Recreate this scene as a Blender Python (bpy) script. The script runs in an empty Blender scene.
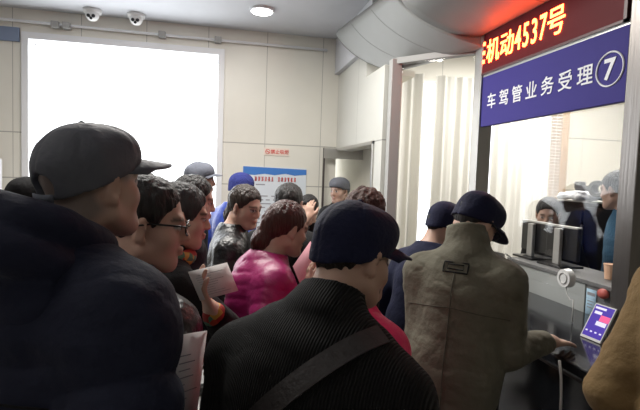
import bpy, bmesh, math, random
import numpy as np
from mathutils import Vector, Matrix

SC = bpy.context.scene
COL = SC.collection
random.seed(4); np.random.seed(4)

# ------------------------------------------------------------------ camera
CAM_F, YAW, PITCH, ROLL = 470.0, math.radians(12), math.radians(-3.4), math.radians(2.0)
cam_d = bpy.data.cameras.new('camera'); cam = bpy.data.objects.new('camera', cam_d); COL.objects.link(cam)
cam_d.sensor_width = 36.0; cam_d.lens = 36.0 * CAM_F / 640.0; cam_d.clip_start = 0.02
_f = Vector((math.sin(YAW)*math.cos(PITCH), math.cos(YAW)*math.cos(PITCH), math.sin(PITCH)))
_r = Vector((math.cos(YAW), -math.sin(YAW), 0)); _u = _r.cross(_f)
_R = math.cos(ROLL)*_r + math.sin(ROLL)*_u; _U = -math.sin(ROLL)*_r + math.cos(ROLL)*_u
cam.matrix_world = Matrix(((_R.x, _U.x, -_f.x, 0), (_R.y, _U.y, -_f.y, 0), (_R.z, _U.z, -_f.z, 1.65), (0, 0, 0, 1)))
SC.camera = cam

# ------------------------------------------------------------------ world, lights, exposure
w = bpy.data.worlds.new('daylight'); SC.world = w; w.use_nodes = True
w.node_tree.nodes['Background'].inputs[0].default_value = (0.95, 0.98, 1.0, 1)
w.node_tree.nodes['Background'].inputs[1].default_value = 3.0
SC.view_settings.view_transform = 'Standard'; SC.view_settings.look = 'None'
SC.view_settings.exposure = 0.0; SC.view_settings.gamma = 1.0

def area_light(name, loc, sx, sy, power, col=(1, .96, .9), rot=(0, 0, 0)):
    l = bpy.data.lights.new(name, 'AREA'); l.shape = 'RECTANGLE'; l.size = sx; l.size_y = sy
    l.energy = power; l.color = col
    o = bpy.data.objects.new(name, l); COL.objects.link(o); o.location = loc; o.rotation_euler = rot
    return o
area_light('ceiling_panel_light', (-0.2, 3.1, 3.17), 1.6, 0.5, 95)
area_light('ceiling_panel_light', (-1.6, 0.9, 3.17), 1.2, 0.6, 9)
area_light('ceiling_panel_light', (0.2, -1.6, 3.17), 1.2, 0.6, 8)
area_light('office_ceiling_light', (3.1, 3.6, 3.05), 1.6, 0.5, 80)
area_light('window_daylight', (-0.97, 5.33, 1.95), 1.85, 1.9, 45, (.93, .97, 1), (math.radians(-90), 0, 0))

# ------------------------------------------------------------------ materials
def nodes(name):
    m = bpy.data.materials.new(name); m.use_nodes = True
    nt = m.node_tree; return m, nt, nt.nodes, nt.links, nt.nodes['Principled BSDF']

def mat(name, col, rough=.6, metal=0.0, noise=0.0, nscale=8.0, bump=0.0, bscale=60.0, emit=None, estr=0.0, coat=0.0, sheen=0.0, spec=0.5, stretch=(1, 1, 1)):
    m, nt, N, L, p = nodes(name)
    c = (*col, 1)
    p.inputs['Base Color'].default_value = c; p.inputs['Roughness'].default_value = rough
    p.inputs['Metallic'].default_value = metal; p.inputs['Specular IOR Level'].default_value = spec
    p.inputs['Coat Weight'].default_value = coat; p.inputs['Sheen Weight'].default_value = sheen
    tc = N.new('ShaderNodeTexCoord'); mp = N.new('ShaderNodeMapping'); mp.inputs['Scale'].default_value = stretch
    L.new(tc.outputs['Object'], mp.inputs[0])
    if noise:
        t = N.new('ShaderNodeTexNoise'); t.inputs['Scale'].default_value = nscale; t.inputs['Detail'].default_value = 5
        L.new(mp.outputs[0], t.inputs['Vector'])
        mx = N.new('ShaderNodeMix'); mx.data_type = 'RGBA'; L.new(t.outputs['Fac'], mx.inputs[0])
        mx.inputs[6].default_value = tuple(max(0, v*(1-noise)) for v in col)+(1,)
        mx.inputs[7].default_value = tuple(min(1, v*(1+noise)) for v in col)+(1,)
        L.new(mx.outputs[2], p.inputs['Base Color'])
    if bump:
        t = N.new('ShaderNodeTexNoise'); t.inputs['Scale'].default_value = bscale; t.inputs['Detail'].default_value = 6
        L.new(mp.outputs[0], t.inputs['Vector'])
        b = N.new('ShaderNodeBump'); b.inputs['Strength'].default_value = bump; b.inputs['Distance'].default_value = .02
        L.new(t.outputs['Fac'], b.inputs['Height']); L.new(b.outputs[0], p.inputs['Normal'])
    if emit:
        p.inputs['Emission Color'].default_value = (*emit, 1); p.inputs['Emission Strength'].default_value = estr
    return m

def mat_pane(name, tint=(1, 1, 1), refl=.06):
    m, nt, N, L, p = nodes(name); N.remove(p)
    t = N.new('ShaderNodeBsdfTransparent'); t.inputs[0].default_value = (*tint, 1)
    g = N.new('ShaderNodeBsdfGlossy'); g.inputs['Roughness'].default_value = .02
    lw = N.new('ShaderNodeLayerWeight'); pw = N.new('ShaderNodeMath'); pw.operation = 'POWER'; pw.inputs[1].default_value = 5
    L.new(lw.outputs['Facing'], pw.inputs[0]); fr = N.new('ShaderNodeMapRange'); fr.inputs[3].default_value = refl*.4; fr.inputs[4].default_value = .35
    L.new(pw.outputs[0], fr.inputs[0])
    mx = N.new('ShaderNodeMixShader')
    L.new(fr.outputs[0], mx.inputs[0]); L.new(t.outputs[0], mx.inputs[1]); L.new(g.outputs[0], mx.inputs[2])
    L.new(mx.outputs[0], N['Material Output'].inputs[0]); return m

def mat_tiles(name, col, seam_z, sx, ax, off=0.0, rough=.35):
    """stone wall cladding with thin dark joints at the heights seam_z and every sx along the wall"""
    m, nt, N, L, p = nodes(name)
    g = N.new('ShaderNodeNewGeometry'); s = N.new('ShaderNodeSeparateXYZ'); L.new(g.outputs['Position'], s.inputs[0])
    def math_(op, a, b):
        n = N.new('ShaderNodeMath'); n.operation = op
        for i, v in enumerate((a, b)):
            if isinstance(v, (int, float)): n.inputs[i].default_value = v
            else: L.new(v, n.inputs[i])
        return n.outputs[0]
    acc = None
    for z in seam_z:
        d = math_('LESS_THAN', math_('ABSOLUTE', math_('SUBTRACT', s.outputs[2], z), 0), .005)
        acc = d if acc is None else math_('MAXIMUM', acc, d)
    fr = math_('FRACT', math_('DIVIDE', math_('ADD', s.outputs[ax], 20*sx+off), sx), 0)
    acc = math_('MAXIMUM', acc, math_('LESS_THAN', fr, .006/sx))
    t = N.new('ShaderNodeTexNoise'); t.inputs['Scale'].default_value = 2.2; t.inputs['Detail'].default_value = 7
    L.new(g.outputs['Position'], t.inputs['Vector'])
    mx = N.new('ShaderNodeMix'); mx.data_type = 'RGBA'; L.new(t.outputs['Fac'], mx.inputs[0])
    mx.inputs[6].default_value = tuple(v*.9 for v in col)+(1,); mx.inputs[7].default_value = tuple(min(1, v*1.06) for v in col)+(1,)
    m2 = N.new('ShaderNodeMix'); m2.data_type = 'RGBA'; L.new(acc, m2.inputs[0]); L.new(mx.outputs[2], m2.inputs[6])
    m2.inputs[7].default_value = tuple(v*.5 for v in col)+(1,)
    L.new(m2.outputs[2], p.inputs['Base Color']); p.inputs['Roughness'].default_value = rough
    return m

def mat_skin():
    m, nt, N, L, p = nodes('skin')
    a = N.new('ShaderNodeAttribute'); a.attribute_name = 'pigment'
    L.new(a.outputs['Color'], p.inputs['Base Color'])
    p.inputs['Roughness'].default_value = .5; p.inputs['Subsurface Weight'].default_value = .08
    p.inputs['Subsurface Radius'].default_value = (.01, .004, .002)
    t = N.new('ShaderNodeTexNoise'); t.inputs['Scale'].default_value = 220
    b = N.new('ShaderNodeBump'); b.inputs['Strength'].default_value = .12; b.inputs['Distance'].default_value = .003
    L.new(t.outputs['Fac'], b.inputs['Height']); L.new(b.outputs[0], p.inputs['Normal'])
    return m

def mat_corduroy(name, col, axis, pitch=.006):
    m, nt, N, L, p = nodes(name)
    p.inputs['Base Color'].default_value = (*col, 1); p.inputs['Roughness'].default_value = .85
    p.inputs['Sheen Weight'].default_value = .03; p.inputs['Specular IOR Level'].default_value = .2
    tc = N.new('ShaderNodeTexCoord')
    dt = N.new('ShaderNodeVectorMath'); dt.operation = 'DOT_PRODUCT'; dt.inputs[1].default_value = axis
    L.new(tc.outputs['Object'], dt.inputs[0])
    ml = N.new('ShaderNodeMath'); ml.operation = 'MULTIPLY'; ml.inputs[1].default_value = 2*math.pi/pitch; L.new(dt.outputs['Value'], ml.inputs[0])
    sn = N.new('ShaderNodeMath'); sn.operation = 'SINE'; L.new(ml.outputs[0], sn.inputs[0])
    b = N.new('ShaderNodeBump'); b.inputs['Strength'].default_value = .6; b.inputs['Distance'].default_value = .003
    L.new(sn.outputs[0], b.inputs['Height']); L.new(b.outputs[0], p.inputs['Normal'])
    cr = N.new('ShaderNodeMapRange'); cr.inputs[1].default_value = -1; cr.inputs[2].default_value = 1
    L.new(sn.outputs[0], cr.inputs[0])
    mx = N.new('ShaderNodeMix'); mx.data_type = 'RGBA'; L.new(cr.outputs[0], mx.inputs[0])
    mx.inputs[6].default_value = tuple(v*.6 for v in col)+(1,); mx.inputs[7].default_value = tuple(v*1.3 for v in col)+(1,)
    L.new(mx.outputs[2], p.inputs['Base Color'])
    return m

def mat_floral(name):
    m, nt, N, L, p = nodes(name)
    tc = N.new('ShaderNodeTexCoord'); v = N.new('ShaderNodeTexVoronoi'); v.inputs['Scale'].default_value = 34
    L.new(tc.outputs['Object'], v.inputs['Vector'])
    r = N.new('ShaderNodeValToRGB'); e = r.color_ramp.elements
    e[0].position = 0; e[0].color = (.35, .02, .015, 1); e[1].position = .95; e[1].color = (.02, .015, .015, 1)
    for pos, c in ((.35, (.45, .05, .02, 1)), (.55, (.55, .3, .05, 1)), (.7, (.08, .2, .12, 1))):
        q = e.new(pos); q.color = c
    r.color_ramp.interpolation = 'CONSTANT'
    s = N.new('ShaderNodeSeparateColor'); L.new(v.outputs['Color'], s.inputs[0]); L.new(s.outputs[0], r.inputs[0])
    L.new(r.outputs[0], p.inputs['Base Color']); p.inputs['Roughness'].default_value = .7
    return m

M = {}
M['skin'] = mat_skin()
M['floor'] = mat_tiles('grey floor tile', (.42, .41, .39), (), .8, 0) if False else mat('grey floor tile', (.4, .39, .37), .3, noise=.12)
M['ceiling'] = mat('white ceiling paint', (.55, .56, .59), .8, noise=.04)
M['back'] = mat_tiles('cream wall tile', (.74, .72, .65), (1.99, 1.54), .62, 0, .16)
M['side'] = mat_tiles('pale wall tile', (.60, .60, .56), (1.97,), .9, 1, .1)
M['plain'] = mat('plain wall paint', (.62, .6, .55), .8)
M['office'] = mat('office wall paint', (.72, .69, .6), .8, noise=.04)
M['white_metal'] = mat('white window frame', (.75, .76, .78), .4)
M['steel'] = mat('brushed stainless steel', (.5, .49, .47), .32, .9, bump=.08, bscale=90, stretch=(1, 1, .04))
M['dark_steel'] = mat('dark bronze metal', (.10, .085, .08), .35, .6)
M['fascia'] = mat('grey metal cladding', (.23, .235, .23), .5, .2, noise=.05)
M['grey_paint'] = mat('grey satin paint', (.36, .36, .35), .7)
M['pane'] = mat_pane('clear glass')
M['curtain'] = mat('cream curtain cloth', (.80, .79, .74), .9)
M['granite'] = mat('black polished granite', (.014, .015, .018), .12, noise=.5, nscale=120)
M['matt_black'] = mat('matt black steel', (.012, .012, .014), .8, spec=.12)
M['black_plastic'] = mat('black plastic', (.012, .012, .014), .35)
M['grey_plastic'] = mat('grey plastic', (.16, .16, .16), .5)
M['white_plastic'] = mat('white plastic', (.75, .75, .74), .35)
M['silver'] = mat('silver plastic', (.5, .5, .49), .4, .4)
M['laminate'] = mat('pale grey laminate', (.42, .44, .43), .45)
M['wood'] = mat('tan wood frame', (.42, .3, .2), .5, noise=.2, nscale=12)
M['paper'] = mat('white paper', (.78, .77, .76), .8)
M['pink_paper'] = mat('pink paper', (.75, .36, .42), .8)
M['ink'] = mat('grey printed ink', (.3, .3, .33), .8)
M['blue_paper'] = mat('pale blue paper', (.4, .58, .72), .8)
M['sign_blue'] = mat('violet blue sign panel', (.055, .045, .235), .6, spec=.12)
M['sign_white'] = mat('white sign lettering', (.85, .86, .9), .5)
M['red_text'] = mat('red lettering', (.62, .05, .04), .6)
M['poster_blue'] = mat('blue poster band', (.05, .19, .55), .5)
M['poster'] = mat('pale poster paper', (.66, .71, .76), .6)
M['led_face'] = mat('display face with red glow', (.12, .006, .010), .5, spec=.12)  # red glow around the characters put into the dark face colour
M['led_text'] = mat('lit display characters', (.1, .02, .0), .5, emit=(1, .075, .016), estr=30.0)
M['lamp'] = mat('lit lamp diffuser', (.9, .9, .9), .5, emit=(1, .97, .92), estr=14)
M['screen'] = mat('lit violet screen', (.02, .015, .08), .2, emit=(.09, .05, .42), estr=.9)
M['screen_white'] = mat('lit white screen area', (.3, .3, .3), .3, emit=(.75, .7, .9), estr=.9)
M['screen_pink'] = mat('lit pink screen area', (.3, .05, .1), .3, emit=(.9, .1, .3), estr=.9)
M['bag_film'] = mat('white plastic film', (.7, .72, .75), .35, bump=.6, bscale=30)
M['cup'] = mat('pale orange paper cup', (.8, .5, .33), .6)
M['red'] = mat('red plastic', (.55, .12, .1), .5)

# clothing
def cloth(name, col, rough=.8, bump=.35, bscale=26, sheen=.03, spec=.22, noise=.15, stretch=(1, 1, 1)):
    return mat(name, col, rough, noise=noise, nscale=14, bump=bump, bscale=bscale, sheen=sheen, spec=spec, stretch=stretch)
M['navy_puffer'] = cloth('navy padded nylon', (.0135, .016, .034), .75, .4, 22, .02, .2)
M['black_leather'] = cloth('black shiny padded coat', (.012, .012, .013), .3, .5, 30, 0, .5)
M['black_cloth'] = cloth('black wool cloth', (.006, .006, .007))
M['dark_cloth'] = cloth('dark charcoal cloth', (.011, .011, .013))
M['navy_cloth'] = cloth('dark navy cloth', (.014, .017, .045))
M['cap_navy'] = cloth('navy cap twill', (.011, .013, .04), .75, .2, 80)
M['cap_grey'] = cloth('slate grey cap cloth', (.11, .115, .135), .6, .2, 60)
M['cap_pale'] = cloth('grey blue cap cloth', (.12, .13, .16), .8, .2, 60)
M['olive'] = cloth('olive drab cotton', (.15, .143, .108), .85, .5, 20)
M['corduroy'] = mat_corduroy('black ribbed corduroy', (.006, .006, .006), (math.cos(math.radians(42)), -math.sin(math.radians(42)), 0))
M['magenta'] = cloth('magenta padded nylon', (.32, .014, .12), .4, .15, 30, .02, .4)
M['olive_seam'] = mat('dark olive stitching', (.075, .07, .052), .9)
M['hot_pink'] = cloth('hot pink padded nylon', (.75, .035, .14), .5, .4, 34)
M['blue_nylon'] = cloth('bright blue nylon', (.03, .06, .32), .5, .4, 26)
M['beanie_blue'] = cloth('royal blue knit', (.035, .045, .2), .9, .6, 120)
M['denim'] = cloth('blue denim', (.035, .10, .17), .8, .4, 50)
M['tan'] = cloth('tan canvas', (.22, .145, .065), .85, .5, 22)
M['floral'] = mat_floral('red floral cloth')
M['pink_coat'] = cloth('pale pink grey wool', (.42, .32, .32), .9)
M['dark_trousers'] = cloth('dark trouser cloth', (.015, .015, .018))
M['shoe'] = mat('black shoe leather', (.015, .014, .013), .4)
M['strap'] = mat('dark brown leather', (.035, .03, .03), .45, bump=.2, bscale=60)
M['hair_black'] = mat('black hair', (.008, .007, .007), .5, bump=.8, bscale=90, stretch=(1, 1, .15))
M['hair_grey'] = mat('greying dark hair', (.035, .034, .036), .6, bump=.8, bscale=90, stretch=(1, 1, .15))
M['hair_brown'] = mat('dark brown hair', (.028, .017, .012), .42, bump=.8, bscale=80, stretch=(1, 1, .15))
M['hair_red'] = mat('reddish brown hair', (.06, .016, .012), .38, bump=.9, bscale=70, noise=.4, nscale=40, stretch=(1, 1, .12))
M['hair_curly'] = mat('brown curly hair', (.07, .032, .024), .6, bump=.9, bscale=60, noise=.4, nscale=50)
M['glasses'] = mat('black spectacle frame', (.01, .01, .011), .25)
M['patch'] = mat('white badge', (.6, .63, .68), .6)

# ------------------------------------------------------------------ object helpers
def link(o, parent=None):
    COL.objects.link(o)
    if parent is not None: o.parent = parent
    return o
def tag(o, label=None, cat=None, group=None, kind=None):
    if label: o['label'] = label
    if cat: o['category'] = cat
    if group: o['group'] = group
    if kind: o['kind'] = kind
    return o
def empty(name, loc, label, cat, group=None):
    o = bpy.data.objects.new(name, None); o.location = loc; o.empty_display_size = .05; link(o)
    return tag(o, label, cat, group)
def mesh_obj(name, verts, faces, material, parent=None, smooth=False):
    me = bpy.data.meshes.new(name)
    org = Vector(parent_org(parent)) if parent is not None else Vector((0, 0, 0))
    me.from_pydata([Vector(v)-org for v in verts], [], faces); me.update()
    if smooth: me.polygons.foreach_set('use_smooth', [True]*len(me.polygons))
    me.materials.append(M[material] if isinstance(material, str) else material)
    return link(bpy.data.objects.new(name, me), parent)
def parent_org(p):
    v = Vector((0, 0, 0))
    while p is not None: v += Vector(p.location); p = p.parent
    return v
def bm_obj(name, bm, material, parent=None, smooth=False):
    org = parent_org(parent)
    if parent is not None: bmesh.ops.translate(bm, verts=bm.verts, vec=-org)
    me = bpy.data.meshes.new(name); bmesh.ops.recalc_face_normals(bm, faces=bm.faces); bm.to_mesh(me); bm.free()
    if smooth: me.polygons.foreach_set('use_smooth', [True]*len(me.polygons))
    me.materials.append(M[material] if isinstance(material, str) else material)
    return link(bpy.data.objects.new(name, me), parent)
def add_box(bm, lo, hi, bevel=0.0, mtx=None):
    b = bmesh.new(); bmesh.ops.create_cube(b, size=1)
    for v in b.verts: v.co = Vector([lo[i]+(hi[i]-lo[i])*(v.co[i]+.5) for i in range(3)])
    if bevel: bmesh.ops.bevel(b, geom=b.edges[:], offset=bevel, segments=2, affect='EDGES', profile=.6)
    if mtx is not None: bmesh.ops.transform(b, matrix=mtx, verts=b.verts)
    me = bpy.data.meshes.new('tmp'); b.to_mesh(me); b.free(); bm.from_mesh(me); bpy.data.meshes.remove(me)
def box(name, lo, hi, material, parent=None, bevel=0.0, mtx=None):
    bm = bmesh.new(); add_box(bm, lo, hi, bevel, mtx); return bm_obj(name, bm, material, parent)
def add_tube(bm, pts, r, n=8, closed=False):
    pts = [Vector(p) for p in pts]; k = len(pts); rings = []
    for i, p in enumerate(pts):
        if closed: t = pts[(i+1) % k]-pts[i-1]
        else: t = pts[min(i+1, k-1)]-pts[max(i-1, 0)]
        t.normalize(); a = t.orthogonal() if i == 0 else (a - t*a.dot(t))
        a.normalize(); b = t.cross(a); rr = r[i] if isinstance(r, (list, tuple)) else r
        rings.append([bm.verts.new(p + rr*(math.cos(2*math.pi*j/n)*a + math.sin(2*math.pi*j/n)*b)) for j in range(n)])
    for i in range(k if closed else k-1):
        A, B = rings[i], rings[(i+1) % k]
        for j in range(n): bm.faces.new((A[j], A[(j+1) % n], B[(j+1) % n], B[j]))
    if not closed: bm.faces.new(rings[0][::-1]); bm.faces.new(rings[-1])
def tube(name, pts, r, material, parent=None, n=8, closed=False):
    bm = bmesh.new(); add_tube(bm, pts, r, n, closed); return bm_obj(name, bm, material, parent, True)
def add_cyl(bm, c, axis, r, h, n=24, r2=None):
    axis = Vector(axis).normalized(); q = Vector((0, 0, 1)).rotation_difference(axis).to_matrix().to_4x4()
    bmesh.ops.create_cone(bm, cap_ends=True, segments=n, radius1=r, radius2=r if r2 is None else r2, depth=h, matrix=Matrix.Translation(Vector(c)) @ q)
def cyl(name, c, axis, r, h, material, parent=None, n=24, r2=None):
    bm = bmesh.new(); add_cyl(bm, c, axis, r, h, n, r2); return bm_obj(name, bm, material, parent)
def plate(name, corners, thick, material, parent=None, bend=0.0, n=6):
    """a sheet through four corners (a, b, c, d in order), bowed by bend, with real thickness"""
    a, b, c, d = [Vector(p) for p in corners]; nr = (b-a).cross(d-a).normalized(); bm = bmesh.new(); G = []
    for s in (0, 1):
        g = []
        for i in range(n+1):
            row = []
            for j in range(n+1):
                u, v = i/n, j/n
                p = (a*(1-u)+b*u)*(1-v)+(d*(1-u)+c*u)*v + nr*(bend*math.sin(math.pi*u)*(.6+.4*v) - s*thick)
                row.append(bm.verts.new(p))
            g.append(row)
        G.append(g)
    for s, g in enumerate(G):
        for i in range(n):
            for j in range(n):
                f = (g[i][j], g[i+1][j], g[i+1][j+1], g[i][j+1]); bm.faces.new(f if s == 0 else f[::-1])
    A, B = G
    for i in range(n):
        bm.faces.new((A[i][0], B[i][0], B[i+1][0], A[i+1][0])); bm.faces.new((A[i+1][n], B[i+1][n], B[i][n], A[i][n]))
        bm.faces.new((A[0][i+1], B[0][i+1], B[0][i], A[0][i])); bm.faces.new((A[n][i], B[n][i], B[n][i+1], A[n][i+1]))
    return bm_obj(name, bm, material, parent, True)
def sheet_lines(name, corners, rows, material, parent, off=.0012, w=.5, seed=1):
    """printed lines on a sheet: illegible bars in rows (u0, u1, v, height) of the sheet"""
    a, b, c, d = [Vector(p) for p in corners]; nr = (b-a).cross(d-a).normalized(); bm = bmesh.new()
    for u0, u1, v, hh in rows:
        vs = []
        for u, vv in ((u0, v), (u1, v), (u1, v+hh), (u0, v+hh)):
            p = (a*(1-u)+b*u)*(1-vv)+(d*(1-u)+c*u)*vv + nr*off
            vs.append(bm.verts.new(p))
        bm.faces.new(vs)
    return bm_obj(name, bm, material, parent)
def text(name, body, material, parent, place, right, up, size, depth=.002, bold=0.0, sx=1.0, spacing=1.0):
    """lettering as a mesh, centred on place, reading along right with its top towards up"""
    cu = bpy.data.curves.new(name, 'FONT'); cu.body = body; cu.size = size; cu.extrude = depth; cu.offset = bold
    cu.space_character = spacing; cu.resolution_u = 3
    o = bpy.data.objects.new(name, cu); COL.objects.link(o)
    me = bpy.data.meshes.new_from_object(o.evaluated_get(bpy.context.evaluated_depsgraph_get())); bpy.data.objects.remove(o); me.name = name
    co = np.array([v.co[:] for v in me.vertices]); ctr = (co.min(0)+co.max(0))/2
    r, u = Vector(right).normalized(), Vector(up).normalized(); n = r.cross(u); org = parent_org(parent)
    for v in me.vertices:
        q = v.co
        v.co = Vector(place) + r*(q.x-ctr[0])*sx + u*(q.y-ctr[1]) + n*q.z - org
    me.materials.clear(); me.materials.append(M[material])
    return link(bpy.data.objects.new(name, me), parent)

# ------------------------------------------------------------------ room shell
def struct(o): o['kind'] = 'structure'; return o
CEIL = 3.19
struct(box('floor', (-4.2, -4.2, -.1), (5.2, 6.9, 0), 'floor'))
struct(box('ceiling', (-4.2, -4.2, CEIL), (5.2, 6.9, CEIL+.1), 'ceiling'))
struct(box('wall_left', (-4.2, -4.2, 0), (-4.0, 5.2, CEIL), 'plain'))
struct(box('wall_front', (-4.2, -4.2, 0), (5.2, -4.0, CEIL), 'plain'))
# back wall with its window opening x -1.90..-.02, z .95..2.93, and the doorway side return
bm = bmesh.new()
add_box(bm, (-4.0, 5.2, 0), (-1.90, 5.45, CEIL)); add_box(bm, (-.02, 5.2, 0), (1.27, 5.45, CEIL))
add_box(bm, (-1.90, 5.2, 2.93), (-.02, 5.45, CEIL)); add_box(bm, (-1.90, 5.2, 0), (-.02, 5.45, .95))
struct(bm_obj('wall_back', bm, 'back'))
bm = bmesh.new()
for lo, hi in (((-1.93, 5.17, .96), (-1.87, 5.40, 2.90)), ((-.05, 5.17, .96), (.01, 5.40, 2.90)), ((-1.93, 5.17, 2.90), (.01, 5.40, 2.965)), ((-1.93, 5.13, .90), (.01, 5.40, .96))):
    add_box(bm, lo, hi)
win = struct(bm_obj('window_1', bm, 'white_metal'))
box('glass_pane', (-1.88, 5.37, .95), (-.04, 5.378, 2.91), 'pane', win)
# side wall with the doorway (y 3.85..5.10), running from the back corner to the counter glass
bm = bmesh.new()
add_box(bm, (1.27, 3.65, 0), (1.42, 3.87, 2.57)); add_box(bm, (1.27, 3.87, 1.95), (1.42, 5.45, 2.57)); add_box(bm, (1.27, 4.15, 2.57), (1.42, 5.45, CEIL))
struct(bm_obj('wall_right', bm, 'side'))
struct(box('trim_1', (1.22, 3.9, 2.80), (1.40, 5.2, CEIL), 'ceiling', bevel=.006))              # downstand beam along the side wall
bm = bmesh.new()
add_box(bm, (1.255, 3.84, 0), (1.43, 3.875, 1.975), .003); add_box(bm, (1.255, 3.84, 1.945), (1.43, 5.2, 1.975), .003)
struct(bm_obj('trim_2', bm, 'steel'))                                                          # metal door casing
# passage behind the doorway, its wall slanting along the office
bm = bmesh.new()
add_box(bm, (0, 0, 0), (.86, .05, 2.6), 0, Matrix.Translation((1.385, 3.87, 0)) @ Matrix.Rotation(math.radians(73), 4, 'Z'))
add_box(bm, (1.585, 4.68, 0), (1.635, 6.5, 2.6)); add_box(bm, (1.43, 3.9, 2.55), (1.635, 6.5, 2.6))
add_box(bm, (1.27, 6.4, 0), (1.635, 6.5, .8)); add_box(bm, (1.27, 6.4, 2.2), (1.635, 6.5, 2.6)); add_box(bm, (1.22, 5.45, 0), (1.27, 6.5, 2.6))
struct(bm_obj('wall_passage', bm, 'office'))

# pivot glass door standing open in the doorway
d = empty('glass_door', (1.36, 5.12, 0), 'open glass door leaf with a brushed steel top rail beside the wall poster', 'door')
box('door_rail', (1.11, 5.10, 1.86), (1.56, 5.14, 1.975), 'steel', d, .003)
box('pane', (1.12, 5.115, .1), (1.56, 5.127, 1.86), 'pane', d)
box('door_stile', (1.105, 5.105, 0.01), (1.125, 5.135, 1.975), 'dark_steel', d)
box('bottom_rail', (1.11, 5.10, 0.01), (1.56, 5.14, .11), 'steel', d, .003)

# conduit and cameras under the ceiling
c = tube('conduit_pipe', [(-3.6, 5.16, 3.06), (-1.9, 5.165, 3.06), (-.4, 5.165, 3.05), (1.12, 5.165, 3.05)], .014, 'white_metal')
tag(c, 'thin white conduit pipe running along the wall above the big window', 'pipe')
for x in (-1.62, -1.52, -.62, -.06):
    j = box('junction_box', (x-.035, 5.12, 3.02), (x+.035, 5.2, 3.08), 'grey_paint', None, .006)
    tag(j, {-1.62: 'leftmost grey junction box on the conduit over the big window', -1.52: 'grey junction box just left of the left camera on the conduit',
            -.62: 'grey junction box right of the right ceiling camera on the conduit', -.06: 'grey junction box on the conduit above the window right corner'}[x], 'junction box')
def dome_camera(x, y, label):
    o = empty('dome_camera', (x, y, CEIL), label, 'security camera')
    bm = bmesh.new(); add_cyl(bm, (x, y, CEIL-.018), (0, 0, -1), .085, .036, 28, .078)
    bm_obj('base', bm, 'white_plastic', o, True)
    bm = bmesh.new(); bmesh.ops.create_uvsphere(bm, u_segments=24, v_segments=14, radius=.062, matrix=Matrix.Translation((x, y-.01, CEIL-.05)))
    bm_obj('dome', bm, 'white_plastic', o, True)
    bm = bmesh.new()
    for dx in (-.022, .022):
        bmesh.ops.create_uvsphere(bm, u_segments=12, v_segments=8, radius=.017, matrix=Matrix.Translation((x+dx, y-.062, CEIL-.075)))
    bmesh.ops.create_uvsphere(bm, u_segments=12, v_segments=8, radius=.014, matrix=Matrix.Translation((x, y-.06, CEIL-.098)))
    bm_obj('lens', bm, 'black_plastic', o, True)
dome_camera(-1.25, 5.02, 'white dome security camera on the ceiling, the left one of two')
dome_camera(-.85, 5.02, 'white dome security camera on the ceiling, the right one of two')
o = empty('ceiling_lamp', (.34, 4.5, CEIL), 'lit round ceiling lamp near the back wall', 'lamp')
bm = bmesh.new(); add_cyl(bm, (.34, 4.5, CEIL-.012), (0, 0, 1), .11, .024, 32, .115); bm_obj('rim', bm, 'white_metal', o)
cyl('diffuser', (.34, 4.5, CEIL-.026), (0, 0, 1), .092, .01, 'lamp', o, 32)

# things on the back wall
tag(box('wall_sign', (-2.36, 5.175, 2.865), (-1.95, 5.2, 3.0), mat('slate blue sign', (.2, .25, .36), .5), None, .004), 'slate blue blank sign high on the wall left of the window', 'sign')
tag(box('notice_stand', (-2.3, 5.05, 0), (-2.08, 5.12, 1.72), 'white_metal', None, .006), 'pale upright panel against the wall left of the window', 'panel')
o = empty('no_smoking_sign', (.595, 5.2, 1.91), 'small pale sign with red no smoking lettering above the poster', 'sign')
box('plate', (.455, 5.192, 1.868), (.735, 5.2, 1.952), mat('cream plastic', (.76, .66, .58), .5), o, .002)
text('lettering', '禁止吸烟', 'red_text', o, (.628, 5.191, 1.91), (1, 0, 0), (0, 0, 1), .05, .001, .0008)
bm = bmesh.new(); add_tube(bm, [(.497+.024*math.cos(a), 5.191, 1.91+.024*math.sin(a)) for a in np.linspace(0, 2*math.pi, 20, endpoint=False)], .003, 6, True)
add_tube(bm, [(.48, 5.191, 1.927), (.514, 5.191, 1.893)], .003, 6); add_tube(bm, [(.482, 5.191, 1.908), (.512, 5.191, 1.908)], .003, 6)
bm_obj('symbol', bm, 'red_text', o)
o = empty('wall_poster', (.585, 5.2, 1.3), 'pale printed notice poster with a blue top band and red title on the back wall', 'poster')
box('sheet', (.235, 5.190, .75), (.935, 5.2, 1.74), 'poster', o)
bm = bmesh.new(); vs = [(.235, 1.74), (.935, 1.725), (.935, 1.668), (.80, 1.655), (.7, 1.672), (.58, 1.652), (.47, 1.665), (.36, 1.648), (.235, 1.655)]
f = bm.faces.new([bm.verts.new((x, 5.188, z)) for x, z in vs]); r = bmesh.ops.extrude_face_region(bm, geom=[f])
bmesh.ops.translate(bm, verts=[v for v in r['geom'] if isinstance(v, bmesh.types.BMVert)], vec=(0, .004, 0)); bm_obj('header_band', bm, 'poster_blue', o)
rnd = random.Random(3)
for half in (range(0, 6), range(7, 13)):
    bm = bmesh.new()
    for i in half:
        x = .36+i*.036
        for k in range(4):
            z = 1.585+k*.013; add_box(bm, (x+rnd.uniform(0, .008), 5.187, z), (x+.028-rnd.uniform(0, .006), 5.190, z+.007))
        add_box(bm, (x+rnd.uniform(.006, .018), 5.187, 1.585), (x+.022, 5.190, 1.63))
    bm_obj('title', bm, 'red_text', o)
bm = bmesh.new()
for i in range(18):
    z = 1.54-i*.042
    x = .28
    while x < .88:
        wd = rnd.uniform(.04, .16); add_box(bm, (x, 5.188, z), (min(x+wd, .89), 5.190, z+.012)); x += wd+rnd.uniform(.015, .05)
        if rnd.random() < .15: break
bm_obj('text_block', bm, 'ink', o)

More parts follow.
